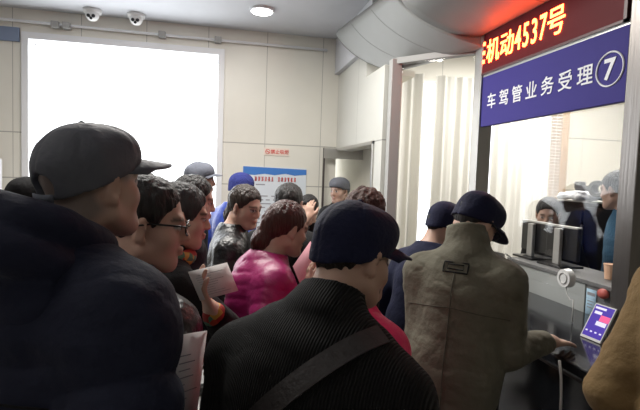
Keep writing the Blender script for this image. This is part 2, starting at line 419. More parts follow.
# ------------------------------------------------------------------ service counter, posts, fascia, glass
GX = 1.78
def post(name, x0, x1, y0, y1, z1):
    o = empty(name, ((x0+x1)/2, (y0+y1)/2, 0), '', 'post')
    box('shaft', (x0, y0, 0 if x0 < 1.5 else .95), (x1, y1, z1), 'steel', o, .004)
    return o
p1 = post('counter_post', 1.74, 1.84, 2.99, 3.085, 3.0); p1['label'] = 'brushed steel post behind the navy capped man, left of the blue sign'
p2 = post('counter_post', 1.745, 1.85, 1.70, 1.79, 3.0); p2['label'] = 'dark steel post at the right end of the blue sign'
for o in p2.children: o.data.materials[0] = mat('dark brushed steel', (.2, .185, .175), .35, .8, bump=.08, bscale=90, stretch=(1, 1, .04))
p3 = post('counter_post', 1.30, 1.38, 3.56, 3.64, 2.6); p3.children[0].data.materials[0] = M['grey_paint']; p3['label'] = 'slim steel post at the far end of the counter glass, by the doorway'

def pane(name, a, b, z0, z1, label, parent=None):
    a, b = Vector((*a, 0)), Vector((*b, 0)); n = (b-a).cross(Vector((0, 0, 1))).normalized()*.005; bm = bmesh.new()
    vs = [bm.verts.new(p+Vector((0, 0, z))) for z in (z0, z1) for p in (a-n, b-n, b+n, a+n)]
    for q in ((0, 1, 2, 3), (4, 5, 6, 7), (0, 1, 5, 4), (1, 2, 6, 5), (2, 3, 7, 6), (3, 0, 4, 7)): bm.faces.new([vs[i] for i in q])
    return tag(bm_obj(name, bm, 'pane', parent), label, 'glass screen')
pane('glass_screen', (1.79, 2.99), (1.79, 1.79), 1.10, 2.385, 'clear glass screen of the service counter under the blue sign')
pane('glass_screen', (1.385, 3.555), (1.735, 3.09), .98, 2.56, 'tall clear glass screen left of the blue sign, before the cream curtains')
pane('glass_screen', (1.79, 1.70), (1.79, .2), 1.10, 2.42, 'clear glass screen at the right edge beyond the dark post')
# glass head rail
bm = bmesh.new()
for a, b in (((1.34, 3.60), (1.78, 3.08)),):
    A, B = Vector((*a, 2.58)), Vector((*b, 2.58)); dv = (B-A); ang = math.atan2(dv.y, dv.x)
    add_box(bm, (0, -.03, -.02), (dv.length, .03, .03), .004, Matrix.Translation(A) @ Matrix.Rotation(ang, 4, 'Z'))
struct(bm_obj('trim_3', bm, 'fascia'))

# quarter-round metal clad fascias: section sweeps from a top outer rail to a bottom inner rail
def fascia(name, topA, topB, botA, botB, bulge, nseam, material, label=None):
    bm = bmesh.new(); n, k = 14, 40; G = []
    tA, tB, bA, bB = [Vector(p) for p in (topA, topB, botA, botB)]
    for i in range(k+1):
        u = i/k; t = tA.lerp(tB, u); b = bA.lerp(bB, u); row = []
        h = b-t; out = Vector((h.x, h.y, 0)); hz = h.z
        for j in range(n+1):
            a = j/n*math.pi/2
            p = t + Vector((out.x*(1-math.cos(a)), out.y*(1-math.cos(a)), hz*math.sin(a)))
            q = t + h*(j/n); row.append(bm.verts.new(q.lerp(p, bulge)))
        G.append(row)
    seams = [round(k*s/nseam) for s in range(1, nseam)]
    for i in range(k):
        for j in range(n): bm.faces.new((G[i][j], G[i+1][j], G[i+1][j+1], G[i][j+1]))
    # ceiling side: rise from the top rail and the bottom rail to a closed body
    up = [[], []]
    for i in range(k+1):
        t, b = G[i][0].co, G[i][n].co
        up[0].append(bm.verts.new((t.x+.02, t.y, t.z+.05))); up[1].append(bm.verts.new((b.x+.06, b.y, t.z+.05)))
    bot = [bm.verts.new((G[i][n].co.x+.06, G[i][n].co.y, G[i][n].co.z)) for i in range(k+1)]
    for i in range(k):
        bm.faces.new((G[i][0], up[0][i], up[0][i+1], G[i+1][0])); bm.faces.new((up[0][i], up[1][i], up[1][i+1], up[0][i+1]))
        bm.faces.new((up[1][i], bot[i], bot[i+1], up[1][i+1])); bm.faces.new((bot[i], G[i][n], G[i+1][n], bot[i+1]))
    for i in (0, k):
        bm.faces.new([*G[i], bot[i], up[1][i], up[0][i]])
    o = bm_obj(name, bm, material); o['kind'] = 'structure'
    for pl in o.data.polygons: pl.use_smooth = len(pl.vertices) == 4
    # joints between the cladding sheets
    bm = bmesh.new()
    for s in seams:
        add_tube(bm, [v for v in [tA.lerp(tB, s/k)]] and [Vector(c) for c in seam_pts(tA, tB, bA, bB, bulge, s/k, n)], .0025, 5)
    bm_obj('panel_joint', bm, 'grey_plastic', o)
    return o
def seam_pts(tA, tB, bA, bB, bulge, u, n):
    t = tA.lerp(tB, u); b = bA.lerp(bB, u); h = b-t; out = []
    for j in range(n+1):
        a = j/n*math.pi/2
        p = t + Vector((h.x*(1-math.cos(a)), h.y*(1-math.cos(a)), h.z*math.sin(a))); out.append((t+h*(j/n)).lerp(p, bulge))
    return out
fascia('trim_4', (1.03, 4.40, 2.99), (1.21, 3.38, 3.02), (1.36, 3.76, 2.55), (1.74, 2.98, 2.58), .38, 3, 'fascia')
fascia('trim_5', (1.17, 3.10, 2.88), (1.17, -.6, 2.88), (1.74, 3.10, 2.66), (1.74, -.6, 2.66), .7, 5, 'fascia')
struct(box('trim_6', (1.74, -.6, 2.66), (1.9, 2.99, CEIL), 'fascia'))

# display board and sign board hung between the posts
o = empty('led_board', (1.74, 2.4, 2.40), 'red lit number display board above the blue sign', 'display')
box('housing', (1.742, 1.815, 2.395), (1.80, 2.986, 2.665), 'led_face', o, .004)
bm = bmesh.new()
for lo, hi in (((1.735, 1.80, 2.385), (1.80, 1.818, 2.675)), ((1.735, 1.80, 2.385), (1.80, 2.986, 2.397))): add_box(bm, lo, hi)
bm_obj('rim', bm, mat('maroon display rim', (.08, .02, .02), .4), o)
YR, ZU = (0, -1, 0), (0, 0, 1)
for ch, y, wd in (('机', 2.865, .15), ('动', 2.71, .15), ('4', 2.598, .075), ('5', 2.522, .075), ('3', 2.446, .075), ('7', 2.37, .075), ('号', 2.265, .145)):
    text('character', ch, 'led_text', o, (1.740, y, 2.53), YR, ZU, .165 if wd > .1 else .20, .0015, .0009, .92 if wd > .1 else .62)
for z in (2.475, 2.535, 2.595): box('character', (1.739, 2.962, z-.012), (1.742, 2.985, z+.012), 'led_text', o)
o = empty('sign_board', (1.74, 2.4, 2.03), 'violet blue counter sign with white lettering and a circled 7', 'sign')
box('panel', (1.75, 1.793, 2.035), (1.785, 2.985, 2.372), 'sign_blue', o, .003)
for i, ch in enumerate('车驾管业务受理'):
    text('character', ch, 'sign_white', o, (1.748, 2.862-i*.137, 2.198), YR, ZU, .108, .001, .001, 1.0)
text('number', '7', 'sign_white', o, (1.748, 1.888, 2.195), YR, ZU, .135, .001, .003)
bm = bmesh.new(); add_tube(bm, [(1.748, 1.888+.078*math.cos(a), 2.195+.078*math.sin(a)) for a in np.linspace(0, 2*math.pi, 40, endpoint=False)], .0045, 6, True)
bm_obj('ring', bm, 'sign_white', o)
struct(box('trim_7', (1.75, 1.79, 2.372), (1.80, 2.99, 2.396), 'steel'))

# counter: black granite top over a dark front
o = empty('service_counter', (1.6, 1.6, 0), 'black polished granite service counter along the glass screens', 'counter')
bm = bmesh.new()
prof = [(1.365, 3.30), (1.38, -.6), (2.0, -.6), (2.0, 3.30)]
def slab(bm, prof, z0, z1, bev):
    b = bmesh.new(); f = b.faces.new([b.verts.new((x, y, z0)) for x, y in prof]); r = bmesh.ops.extrude_face_region(b, geom=[f])
    bmesh.ops.translate(b, verts=[v for v in r['geom'] if isinstance(v, bmesh.types.BMVert)], vec=(0, 0, z1-z0))
    bmesh.ops.recalc_face_normals(b, faces=b.faces)
    if bev: bmesh.ops.bevel(b, geom=b.edges[:], offset=bev, segments=3, affect='EDGES', profile=.6)
    me = bpy.data.meshes.new('tmp'); b.to_mesh(me); b.free(); bm.from_mesh(me); bpy.data.meshes.remove(me)
slab(bm, prof, .90, .95, .012); bm_obj('counter_top', bm, 'granite', o)
box('counter_front', (1.47, -.6, 0), (1.95, 3.28, .90), 'granite', o)
box('edge_strip', (1.455, -.6, .845), (1.48, 3.28, .86), 'dark_steel', o)

# ------------------------------------------------------------------ office behind the glass
struct(box('wall_office_side', (4.9, -4.0, 0), (5.1, 6.0, CEIL), 'office'))
bm = bmesh.new()
add_box(bm, (1.64, 4.75, 2.72), (5.0, 4.9, CEIL)); add_box(bm, (3.74, 4.75, 0), (5.0, 4.9, 2.72)); add_box(bm, (2.4, 4.75, 0), (3.74, 4.9, .7)); 
struct(bm_obj('wall_office_back', bm, mat_tiles('office tile', (.72, .69, .6), (2.2, 1.6), .6, 0, .1)))
struct(box('window_2', (3.70, 4.60, .6), (3.79, 4.78, 2.75), 'wood', None, .004))
def curtain(name, x0, x1, y, z0, z1, label, seed, amp=.035, wl=.11):
    rnd = np.random.RandomState(seed); n = max(24, int((x1-x0)/.008)); bm = bmesh.new(); rows = []
    ph = rnd.rand(3)*6
    for zi in range(9):
        z = z0+(z1-z0)*zi/8; k = 1.0+.35*(1-zi/8); row = []
        for i in range(n+1):
            x = x0+(x1-x0)*i/n
            yy = y + amp*k*(.6*math.sin(2*math.pi*x/wl+ph[0])+.3*math.sin(2*math.pi*x/(wl*2.3)+ph[1]+.3*zi/8)+.2*math.sin(2*math.pi*x/(wl*.55)+ph[2]))
            row.append((bm.verts.new((x, yy, z)), bm.verts.new((x, yy+.004, z))))
        rows.append(row)
    for a, b in zip(rows, rows[1:]):
        for i in range(n):
            bm.faces.new((a[i][0], a[i+1][0], b[i+1][0], b[i][0])); bm.faces.new((a[i+1][1], a[i][1], b[i][1], b[i+1][1]))
    return tag(bm_obj(name, bm, 'curtain', None, True), label, 'curtain')
curtain('curtain', 1.68, 2.03, 4.62, .01, 2.75, 'cream curtain left of the bright window slit behind the counter glass', 3)
curtain('curtain', 2.17, 2.86, 4.62, .01, 2.75, 'cream curtain just right of the bright window slit', 5)
curtain('curtain', 2.88, 3.56, 4.62, .01, 2.75, 'cream curtain under the blue sign, beside the wooden window post', 7)
o = empty('window_blind', (3.63, 4.6, 1.2), 'narrow white slatted blind beside the wooden window post', 'blind')
bm = bmesh.new()
for i in range(46):
    z = 1.0+i*.035; add_box(bm, (3.575, 4.60, z), (3.695, 4.625, z+.004), 0, None)
bm_obj('slats', bm, 'white_plastic', o)
tube('cord', [(3.635, 4.61, 1.0), (3.635, 4.61, 2.6)], .002, 'white_plastic', o, 6)
box('head_rail', (3.57, 4.59, 2.6), (3.70, 4.64, 2.64), 'white_plastic', o)

# desk line behind the glass
o = empty('office_desk', (2.3, 2.4, 0), 'dark office desk behind the counter glass', 'desk')
box('desk_top', (2.02, .3, .86), (2.31, 3.5, .90), 'grey_plastic', o, .004)
box('modesty_panel', (2.05, .3, 0), (2.08, 3.5, .86), 'laminate', o); box('leg', (2.24, .35, 0), (2.30, .41, .86), 'grey_plastic', o); box('leg', (2.24, 3.4, 0), (2.30, 3.46, .86), 'grey_plastic', o)
o = empty('desk_cabinet', (2.2, 2.5, .90), 'low pale grey cabinet with a dark top on the desk behind the glass', 'cabinet')
box('carcass', (2.05, 2.28, .90), (2.34, 3.0, 1.095), 'laminate', o, .004)
box('top', (2.04, 2.0, 1.095), (2.36, 3.02, 1.12), 'grey_plastic', o, .004)
box('side_panel', (2.05, 2.0, .90), (2.34, 2.272, 1.095), 'grey_plastic', o, .004)
def monitor(x, y, label):
    o = empty('monitor', (x, y, 1.12), label, 'monitor')
    box('base', (x-.09, y-.11, 1.12), (x+.09, y+.11, 1.135), 'black_plastic', o, .004)
    box('stand', (x-.035, y-.028, 1.135), (x-.01, y+.028, 1.37), 'silver', o, .004)
    box('housing', (x+.0, y-.143, 1.17), (x+.03, y+.143, 1.385), 'black_plastic', o, .006)
    box('bezel', (x-.006, y-.143, 1.375), (x+.034, y+.143, 1.388), 'silver', o, .003)
    box('screen', (x+.03, y-.135, 1.185), (x+.033, y+.135, 1.37), 'black_plastic', o)
monitor(2.22, 2.98, 'black monitor on a silver post, left one of two behind the glass')
monitor(2.20, 2.68, 'black monitor on a silver post, right one of two behind the glass')
o = empty('equipment_cabinet', (2.9, 3.1, 0), 'tall black equipment cabinet behind the monitors', 'cabinet')
box('carcass', (2.79, 2.86, 0), (3.12, 3.46, 1.525), 'matt_black', o, .01)
box('door', (2.77, 2.88, .2), (2.79, 3.14, 1.49), 'matt_black', o, .004); box('door', (2.77, 3.17, .2), (2.79, 3.43, 1.49), 'matt_black', o, .004)
box('handle', (2.755, 3.14, 1.1), (2.77, 3.16, 1.35), 'grey_plastic', o, .003)
box('top_edge', (2.77, 2.85, 1.525), (3.13, 3.47, 1.535), 'silver', o)

# ------------------------------------------------------------------ implicit-surface modelling for people and soft things
def rnd_noise(P, freq, seed):
    Q = P*np.asarray(freq); I = np.floor(Q).astype(np.int64); Fq = Q-I; U = Fq*Fq*(3-2*Fq); out = 0
    for dx in (0, 1):
        wx = U[:, 0] if dx else 1-U[:, 0]
        for dy in (0, 1):
            wy = U[:, 1] if dy else 1-U[:, 1]
            for dz in (0, 1):
                wz = U[:, 2] if dz else 1-U[:, 2]
                hsh = ((I[:, 0]+dx)*73856093) ^ ((I[:, 1]+dy)*19349663) ^ ((I[:, 2]+dz)*83492791) ^ (seed*2654435761)
                hsh = (hsh ^ (hsh >> 13)) * 1274126177 & 0x7fffffff
                out = out + wx*wy*wz*((hsh % 10007)/10007.0)
    return out*2-1

class SDF:
    def __init__(s): s.ops = []; s.posts = []; s.lo = []; s.hi = []
    def _add(s, kind, fn, c, R, k):
        s.ops.append((kind, fn, np.asarray(c, float), R, k))
        if kind == '+': s.lo.append(np.asarray(c)-R); s.hi.append(np.asarray(c)+R)
    def cap(s, a, b, ra, rb, k=.02, kind='+', disp=None):
        a = np.asarray(a, float); b = np.asarray(b, float); ba = b-a; L2 = max(ba@ba, 1e-9)
        def fn(P):
            t = np.clip((P-a)@ba/L2, 0, 1); d = np.linalg.norm(P-a-t[:, None]*ba, axis=1)-(ra+(rb-ra)*t)
            return d if disp is None else d - disp(P, t*math.sqrt(L2))
        s._add(kind, fn, (a+b)/2, math.sqrt(L2)/2+max(ra, rb)+.03, k); return s
    def ell(s, c, r, B=None, k=.02, kind='+', disp=None):
        c = np.asarray(c, float); r = np.asarray(r, float); B = np.eye(3) if B is None else B
        def fn(P):
            q = (P-c)@B; k0 = np.linalg.norm(q/r, axis=1); k1 = np.linalg.norm(q/(r*r), axis=1)+1e-9
            d = k0*(k0-1)/k1
            return d if disp is None else d - disp(P, q[:, 2])
        s._add(kind, fn, c, r.max()+.03, k); return s
    def torus(s, c, R, r, B, k=.02, sy=1.0):
        c = np.asarray(c, float)
        def fn(P):
            q = (P-c)@B; l = np.sqrt(q[:, 0]**2+(q[:, 1]/sy)**2)-R; return np.sqrt(l*l+q[:, 2]**2)-r
        s._add('+', fn, c, R*max(1, sy)+r+.03, k); return s
    def half(s, p, n, k=.004):            # keep the side the normal points away from
        p = np.asarray(p, float); n = np.asarray(n, float); n = n/np.linalg.norm(n)
        s.ops.append(('*', lambda P: (P-p)@n, None, None, k)); return s
    def cutfn(s, fn): s.ops.append(('*', fn, None, None, .004)); return s
    def post(s, fn): s.posts.append(fn); return s
    def __call__(s, P):
        d = np.full(len(P), 5.0)
        for kind, fn, c, R, k in s.ops:
            if kind == '*':
                v = fn(P); h = np.maximum(k-np.abs(d-v), 0)/k; d = np.maximum(d, v)+h*h*k*.25; continue
            m = ((P-c)**2).sum(1) < (R+.16)**2
            if not m.any(): continue
            v = fn(P[m]); e = d[m]
            if kind == '+': h = np.maximum(k-np.abs(e-v), 0)/k; d[m] = np.minimum(e, v)-h*h*k*.25
            else: h = np.maximum(k-np.abs(e+v), 0)/k; d[m] = np.maximum(e, -v)+h*h*k*.25
        for fn in s.posts:
            m = np.abs(d) < .08
            if m.any(): d[m] += fn(P[m])
        return d

def polygonise(S, h, lo=None, hi=None):
    lo = np.min(S.lo, 0)-.02 if lo is None else np.asarray(lo, float)
    hi = np.max(S.hi, 0)+.02 if hi is None else np.asarray(hi, float)
    Bk = 12; nb = np.maximum(np.ceil((hi-lo)/(h*Bk)).astype(int), 1); n = nb*Bk+1
    bi = np.stack(np.meshgrid(*[np.arange(k) for k in nb], indexing='ij'), -1).reshape(-1, 3)
    dc = S(lo+(bi+.5)*Bk*h); act = np.abs(dc) < Bk*h*.87*1.25+.02
    D = np.full(n, 1.0, np.float32)
    for b, v in zip(bi[~act], dc[~act]):
        if v < 0: D[b[0]*Bk:b[0]*Bk+Bk+1, b[1]*Bk:b[1]*Bk+Bk+1, b[2]*Bk:b[2]*Bk+Bk+1] = -1
    g = np.stack(np.meshgrid(*[np.arange(Bk+1)]*3, indexing='ij'), -1).reshape(-1, 3)
    ab = bi[act]
    for i in range(0, len(ab), 60):
        q = (ab[i:i+60, None, :]*Bk+g[None]).reshape(-1, 3); D[q[:, 0], q[:, 1], q[:, 2]] = S(lo+q*h)
    ins = D < 0; cnt = np.zeros(np.array(n)-1, np.int8)
    offs = [(a, b, c) for a in (0, 1) for b in (0, 1) for c in (0, 1)]
    sl = lambda o: tuple(slice(o[i], n[i]-1+o[i]) for i in range(3))
    for o in offs: cnt += ins[sl(o)]
    cells = np.argwhere((cnt > 0) & (cnt < 8)); idx = -np.ones(np.array(n)-1, np.int64); idx[tuple(cells.T)] = np.arange(len(cells))
    acc = np.zeros((len(cells), 3)); num = np.zeros(len(cells))
    for o in offs:
        for ax in range(3):
            if o[ax]: continue
            o2 = list(o); o2[ax] = 1
            a = D[tuple((cells+o).T)]; b = D[tuple((cells+o2).T)]; m = (a < 0) != (b < 0)
            t = np.where(m, a/(np.where(m, a-b, 1)), 0); p = np.array(o, float)[None].repeat(len(cells), 0); p[:, ax] += t
            acc[m] += p[m]; num += m
    V = lo+(cells+acc/np.maximum(num, 1)[:, None])*h
    F = []
    for ax in range(3):
        a = [slice(1, n[i]-1) for i in range(3)]; a[ax] = slice(0, n[ax]-1); b = list(a); b[ax] = slice(1, n[ax])
        A, Bq = ins[tuple(a)], ins[tuple(b)]; e = np.argwhere(A != Bq)
        if not len(e): continue
        base = e.copy(); sgn = A[tuple(e.T)]
        for i in range(3):
            if i != ax: base[:, i] += 1
        u, v = [(1, 2), (2, 0), (0, 1)][ax]; q = []
        for du, dv in ((0, 0), (-1, 0), (-1, -1), (0, -1)):
            w_ = base.copy(); w_[:, u] += du; w_[:, v] += dv; q.append(idx[tuple(w_.T)])
        q = np.stack(q, 1); q[~sgn] = q[~sgn][:, ::-1]; F.append(q)
    F = np.concatenate(F) if F else np.zeros((0, 4), int)
    F = F[(F >= 0).all(1)]
    return V, F

def sdf_obj(name, S, h, material, parent, pigment=None):
    V, F = polygonise(S, h); org = np.array(parent_org(parent)); me = bpy.data.meshes.new(name)
    me.vertices.add(len(V)); me.vertices.foreach_set('co', (V-org).astype(np.float32).ravel())
    me.loops.add(len(F)*4); me.loops.foreach_set('vertex_index', F.astype(np.int32).ravel())
    me.polygons.add(len(F)); me.polygons.foreach_set('loop_start', np.arange(0, len(F)*4, 4, dtype=np.int32))
    me.update(calc_edges=True); me.validate()
    me.polygons.foreach_set('use_smooth', np.ones(len(me.polygons), bool))
    if pigment is not None:
        at = me.attributes.new('pigment', 'FLOAT_COLOR', 'POINT')
        at.data.foreach_set('color', np.concatenate([pigment(V), np.ones((len(V), 1))], 1).astype(np.float32).ravel())
    me.materials.append(M[material] if isinstance(material, str) else material)
    return link(bpy.data.objects.new(name, me), parent)

def nrm(v): v = np.asarray(v, float); return v/np.linalg.norm(v)

def hand_ops(S, wr, f, nback, side, s, curl=.55, sp=1.0):
    """five unequal fingers and a thumb; f finger direction, nback out of the back of the hand, side towards the thumb"""
    f = nrm(f); side = nrm(side-f*(f@side)); nb = np.cross(side, f); nb = nb if nb@nback > 0 else -nb
    B = np.stack([side, f, nb], 1)
    S.ell(wr+f*.045*s, np.array((.040, .052, .0145))*s, B, .015); S.cap(wr-f*.02*s, wr+f*.02*s, .026*s, .024*s, .02)
    for i, (o, L) in enumerate(((.030, .068), (.0105, .078), (-.0095, .072), (-.028, .056))):
        a = wr+f*(.083-.006*abs(i-1))*s+side*o*s; d1 = nrm(f*math.cos(curl*.5)-nb*math.sin(curl*.5)+side*o*2.2*sp)
        b = a+d1*L*.5*s; d2 = nrm(d1*math.cos(curl)-nb*math.sin(curl)); c = b+d2*L*.32*s; d3 = nrm(d2*math.cos(curl*.7)-nb*math.sin(curl*.7)); e = c+d3*L*.25*s
        S.cap(a-f*.03*s, a, .009*s, .0095*s, .008); S.cap(a, b, .0095*s, .0085*s, .004); S.cap(b, c, .0085*s, .0078*s, .004); S.cap(c, e, .0078*s, .0068*s, .004)
    a = wr+f*.022*s+side*.026*s; b = a+(f*.6+side*.7-nb*.25)*.04*s; c = b+nrm(f*.85+side*.35-nb*.3)*.03*s; e = c+nrm(f*.95+side*.05-nb*.3)*.024*s
    S.cap(a-f*.012*s, b, .014*s, .0115*s, .014); S.cap(b, c, .0115*s, .010*s, .005); S.cap(c, e, .010*s, .008*s, .005)

def elbow(sh, hd, l1, l2, hint):
    v = hd-sh; L = np.linalg.norm(v); u = v/L
    if L > (l1+l2)*.985: hd = sh+u*(l1+l2)*.985; L = (l1+l2)*.985
    a = (l1*l1-l2*l2+L*L)/(2*L); h = math.sqrt(max(l1*l1-a*a, 1e-6)); p = hint-u*(hint@u)
    return sh+u*a+nrm(p)*h, hd

SKIN = np.array((.54, .345, .265))
def build_person(label, top, body_dir, head_dir, s=1.0, pitch=0.0, lean=.08, girth=1.0, shoulder=.175, hat=.0, h=.008,
                 skin=1.0, brow=(.02, .015, .012), stubble=None, fat=1.0, hands=('front', 'front'), jacket='black_cloth', infl=.03, puff=None,
                 hem=.14, collar=.05, collar_r=.075, hood=False, fold=.006, hair='short', hair_mat='hair_black', cap=None, cap_mat='cap_navy', brim_mat=None, capdrop=0.0,
                 beard=0.0, curl=.55, fingers=None, cuff_mat=None, glasses=False, jh=None, handback=None, waist=None, sleeve_fat=1.0, out=.55, hints=(None, None), scarf=None, cuffgap=.07, shrug=0.0, necklen=.15, cutoff=None, brim_len=.07):
    rad = math.radians; up0 = np.array((0, 0, 1.))
    bf = np.array((math.sin(rad(body_dir)), math.cos(rad(body_dir)), 0)); br = np.array((bf[1], -bf[0], 0))
    ax = nrm(up0*math.cos(lean)+bf*math.sin(lean)); tf = nrm(bf*math.cos(lean)-up0*math.sin(lean))           # torso axis and its forward
    a = rad(head_dir); p = rad(pitch)
    hf = np.array((math.sin(a)*math.cos(p), math.cos(a)*math.cos(p), -math.sin(p))); hr = np.array((math.cos(a), -math.sin(a), 0)); hu = np.cross(hr, hf)
    HB = np.stack([hr, hf, hu], 1)
    top = np.asarray(top, float); Hc = top-hu*(.13*s+hat)
    Hp = lambda x, y, z: Hc+HB@(np.array((x, y, z))*s)
    nk = nrm(up0*math.cos(lean+.35)+bf*math.sin(lean+.35)); Nb = Hc-hf*.02*s-nk*necklen*s-ax*.01
    P = Nb-ax*.48*s; P[2] = max(P[2], .55)
    root = empty('person', (float(P[0]), float(P[1]), 0), label, 'person')
    g = girth; TB = np.stack([br, tf, ax], 1); shz = .088-shrug
    SH = [Nb-ax*shz*s+br*q*shoulder*s for q in (1, -1)]; HIP = [P+br*q*.09*s for q in (1, -1)]
    l1, l2 = .285*s, .25*s; EL, WR = [], []
    for q, sh, hd, hint in zip((1, -1), SH, hands, hints):
        if isinstance(hd, str):
            hd = {'front': Nb-ax*.40*s+tf*.27*s+br*q*.08*s, 'down': Nb-ax*.55*s+br*q*.22*s+tf*.08, 'high': Nb-ax*.24*s+tf*.30*s+br*q*.08*s}[hd]
        e, w_ = elbow(sh, np.asarray(hd, float), l1, l2, -up0*.9+br*q*out-bf*.35 if hint is None else np.asarray(hint, float)); EL.append(e); WR.append(w_)
    # ---- one continuous body
    S = SDF()
    S.ell(Hp(0, -.012, .045), np.array((.077, .097, .085))*s, HB, .02)
    S.ell(Hp(0, .028, -.032), np.array((.060*fat, .062, .080))*s, HB, .03); S.cap(Hp(-.012, .066, -.094), Hp(.012, .066, -.094), .020*s, .020*s, .025)
    for q in (1, -1):
        S.ell(Hp(q*.043*fat, .050, -.022), np.array((.026, .028, .028))*s, HB, .025)
        S.cap(Hp(q*.058*fat, .0, -.055), Hp(q*.03, .055, -.088), .018*s*fat, .018*s*fat, .03)
    S.cap(Hp(-.034, .080, .028), Hp(.034, .080, .028), .013*s, .013*s, .02)
    for q in (1, -1):
        S.ell(Hp(q*.031, .100, .009), np.array((.017, .012, .011))*s, HB, .012, '-')
        S.ell(Hp(q*.031, .079, .008), np.array((.0135, .0135, .0125))*s, HB, .003)
    S.cap(Hp(0, .088, .018), Hp(0, .1035, -.022), .008*s, .0125*s, .014)
    for q in (1, -1): S.ell(Hp(q*.013, .094, -.026), np.array((.009, .011, .008))*s, HB, .006)
    S.ell(Hp(0, .089, -.053), np.array((.024, .012, .0065))*s, HB, .005); S.ell(Hp(0, .088, -.0645), np.array((.021, .012, .007))*s, HB, .004)
    for q in (1, -1):
        EB = np.stack([nrm(hr*.85-hf*q*.52), nrm(hf*.85*1+hr*q*.52*1-hu*.18), hu], 1)
        S.ell(Hp(q*.080, -.006, .002), np.array((.009, .019, .033))*s, EB, .008); S.ell(Hp(q*.092, .0, .004), np.array((.008, .010, .020))*s, EB, .006, '-')
        S.ell(Hp(q*.078, .001, -.026), np.array((.008, .009, .010))*s, HB, .006)
    S.cap(Hp(0, -.035, -.035), Nb-ax*.02, .054*s*fat, .062*s*fat, .03)
    S.cap(Nb-ax*.0+br*.02, SH[0]+br*(-.03), .05*s, .05*s, .04); S.cap(Nb-br*.02, SH[1]+br*.03, .05*s, .05*s, .04)
    S.ell(Nb-ax*.17*s, np.array((.160*g, .112*g, .20))*s, TB, .05); S.ell(Nb-ax*.36*s+tf*.01, np.array((.148*g, .108*g, .17))*s, TB, .05)
    S.ell(P, np.array((.155*g, .112*g, .13))*s, TB, .05)
    for q, sh, e, wv in zip((1, -1), SH, EL, WR):
        S.cap(sh, e, .052*s, .042*s, .03); S.cap(e, wv, .041*s, .028*s, .015)
    ANK, KN = [], []
    for q, hp in zip((1, -1), HIP):
        an = np.array((P[0], P[1], .09))+br*q*.10*s-bf*.02; kn = (hp+an)/2+bf*.035; KN.append(kn); ANK.append(an)
        S.cap(hp, kn, .078*s*g, .055*s, .04); S.cap(kn, an, .054*s, .038*s, .02); S.cap(an-up0*.045, an-up0*.055+bf*.13*s, .034*s, .026*s, .02)
    for i, (q, e, wv) in enumerate(zip((1, -1), EL, WR)):
        f = nrm(wv-e); fd = fingers[i] if fingers and fingers[i] is not None else f
        back = up0 if not (handback and handback[i] is not None) else np.asarray(handback[i], float)
        hand_ops(S, wv, np.asarray(fd, float), back, -br*q*.9+tf*.2 if True else br, s, curl)
    sk = SKIN*skin; bc = np.array(brow)
    def pig(V):
        q = (V-Hc)@HB/s; c = np.tile(sk, (len(V), 1)); n_ = rnd_noise(V, (40, 40, 40), 7)[:, None]*.04+1; c = c*n_
        x = np.abs(q[:, 0]); headm = (np.linalg.norm(q, axis=1) < .17)
        def blend(m, col, k=1.0):
            m = np.clip(m, 0, 1)[:, None]*k; c[:] = c*(1-m)+np.asarray(col)*m
        blend(headm*((x < .05)*(q[:, 1] > .06)*np.exp(-((q[:, 2]+.03)/.03)**2)*.25), sk*np.array((1.15, .85, .8)))
        blend(headm*(q[:, 1] > .075)*(1-((x/.024)**2+((q[:, 2]+.058)/.013)**2)), sk*np.array((.85, .55, .55)), .9)
        blend(headm*(q[:, 1] > .065)*((x > .012)*(x < .05))*np.exp(-((q[:, 2]-.031+.15*(x-.03)**2*40)/.0055)**2), bc, .85)
        ed = np.sqrt(((x-.031)/.0145)**2+((q[:, 2]-.007)/.0075)**2); em = headm*(q[:, 1] > .07)
        blend(em*(ed < 1), (.55, .5, .47)); blend(em*(np.sqrt((x-.032)**2+(q[:, 2]-.007)**2) < .0062), (.015, .01, .008))
        blend(em*((ed >= 1)*(ed < 1.35)*(q[:, 2] > .007)), sk*.25)
        if stubble is not None:
            sc = headm*np.clip((q[:, 2]*.62-q[:, 1]*.55+.022)/.018, 0, 1)*(q[:, 2] > -.075)*(1-np.clip(1.6-((x-.085)**2+(q[:, 1])**2+(q[:, 2]-.0)**2)/.0016, 0, 1))
            blend(sc, stubble, .75)
        if beard: blend(headm*(q[:, 1] > .0)*np.clip((-q[:, 2]-.035)/.02, 0, 1), sk*.45, beard)
        return c
    body = sdf_obj('body', S, h, 'skin', root, pig)
    jh = jh or h*1.15
    # ---- jacket
    S = SDF(); t = infl
    if puff:
        amp, pit = puff
        dsp = lambda P_, z: amp*(np.abs(np.sin(math.pi*((P_-Nb)@ax+.02*np.sin(P_@br*14))/pit))**.55-.6)
        dar = lambda P_, z: amp*.9*(np.abs(np.sin(math.pi*(z+.02)/pit))**.55-.6)
    else: dsp = dar = None
    S.ell(Nb-ax*.17*s, np.array((.162*g+t, .115*g+t, .20+t*.5))*s, TB, .05, disp=dsp); S.ell(Nb-ax*.36*s+tf*.01, np.array((.150*g+t, .110*g+t*1.1, .19))*s, TB, .06, disp=dsp)
    S.ell(P-ax*.02, np.array((.160*g+t, .118*g+t, .20+hem*.3))*s, TB, .06, disp=dsp)
    S.cap(Nb-ax*.015, SH[0]-ax*.005, .058*s+t*.5, .058*s+t*.75, .05); S.cap(Nb-ax*.015, SH[1]-ax*.005, .058*s+t*.5, .058*s+t*.75, .05)
    sf = sleeve_fat
    for sh, e, wv in zip(SH, EL, WR):
        S.cap(sh, e, (.056*s+t*.85)*sf, (.048*s+t*.7)*sf, .035, disp=dar); S.cap(e, wv+(e-wv)*cuffgap, (.048*s+t*.7)*sf, (.036*s+t*.4)*sf, .02, disp=dar)
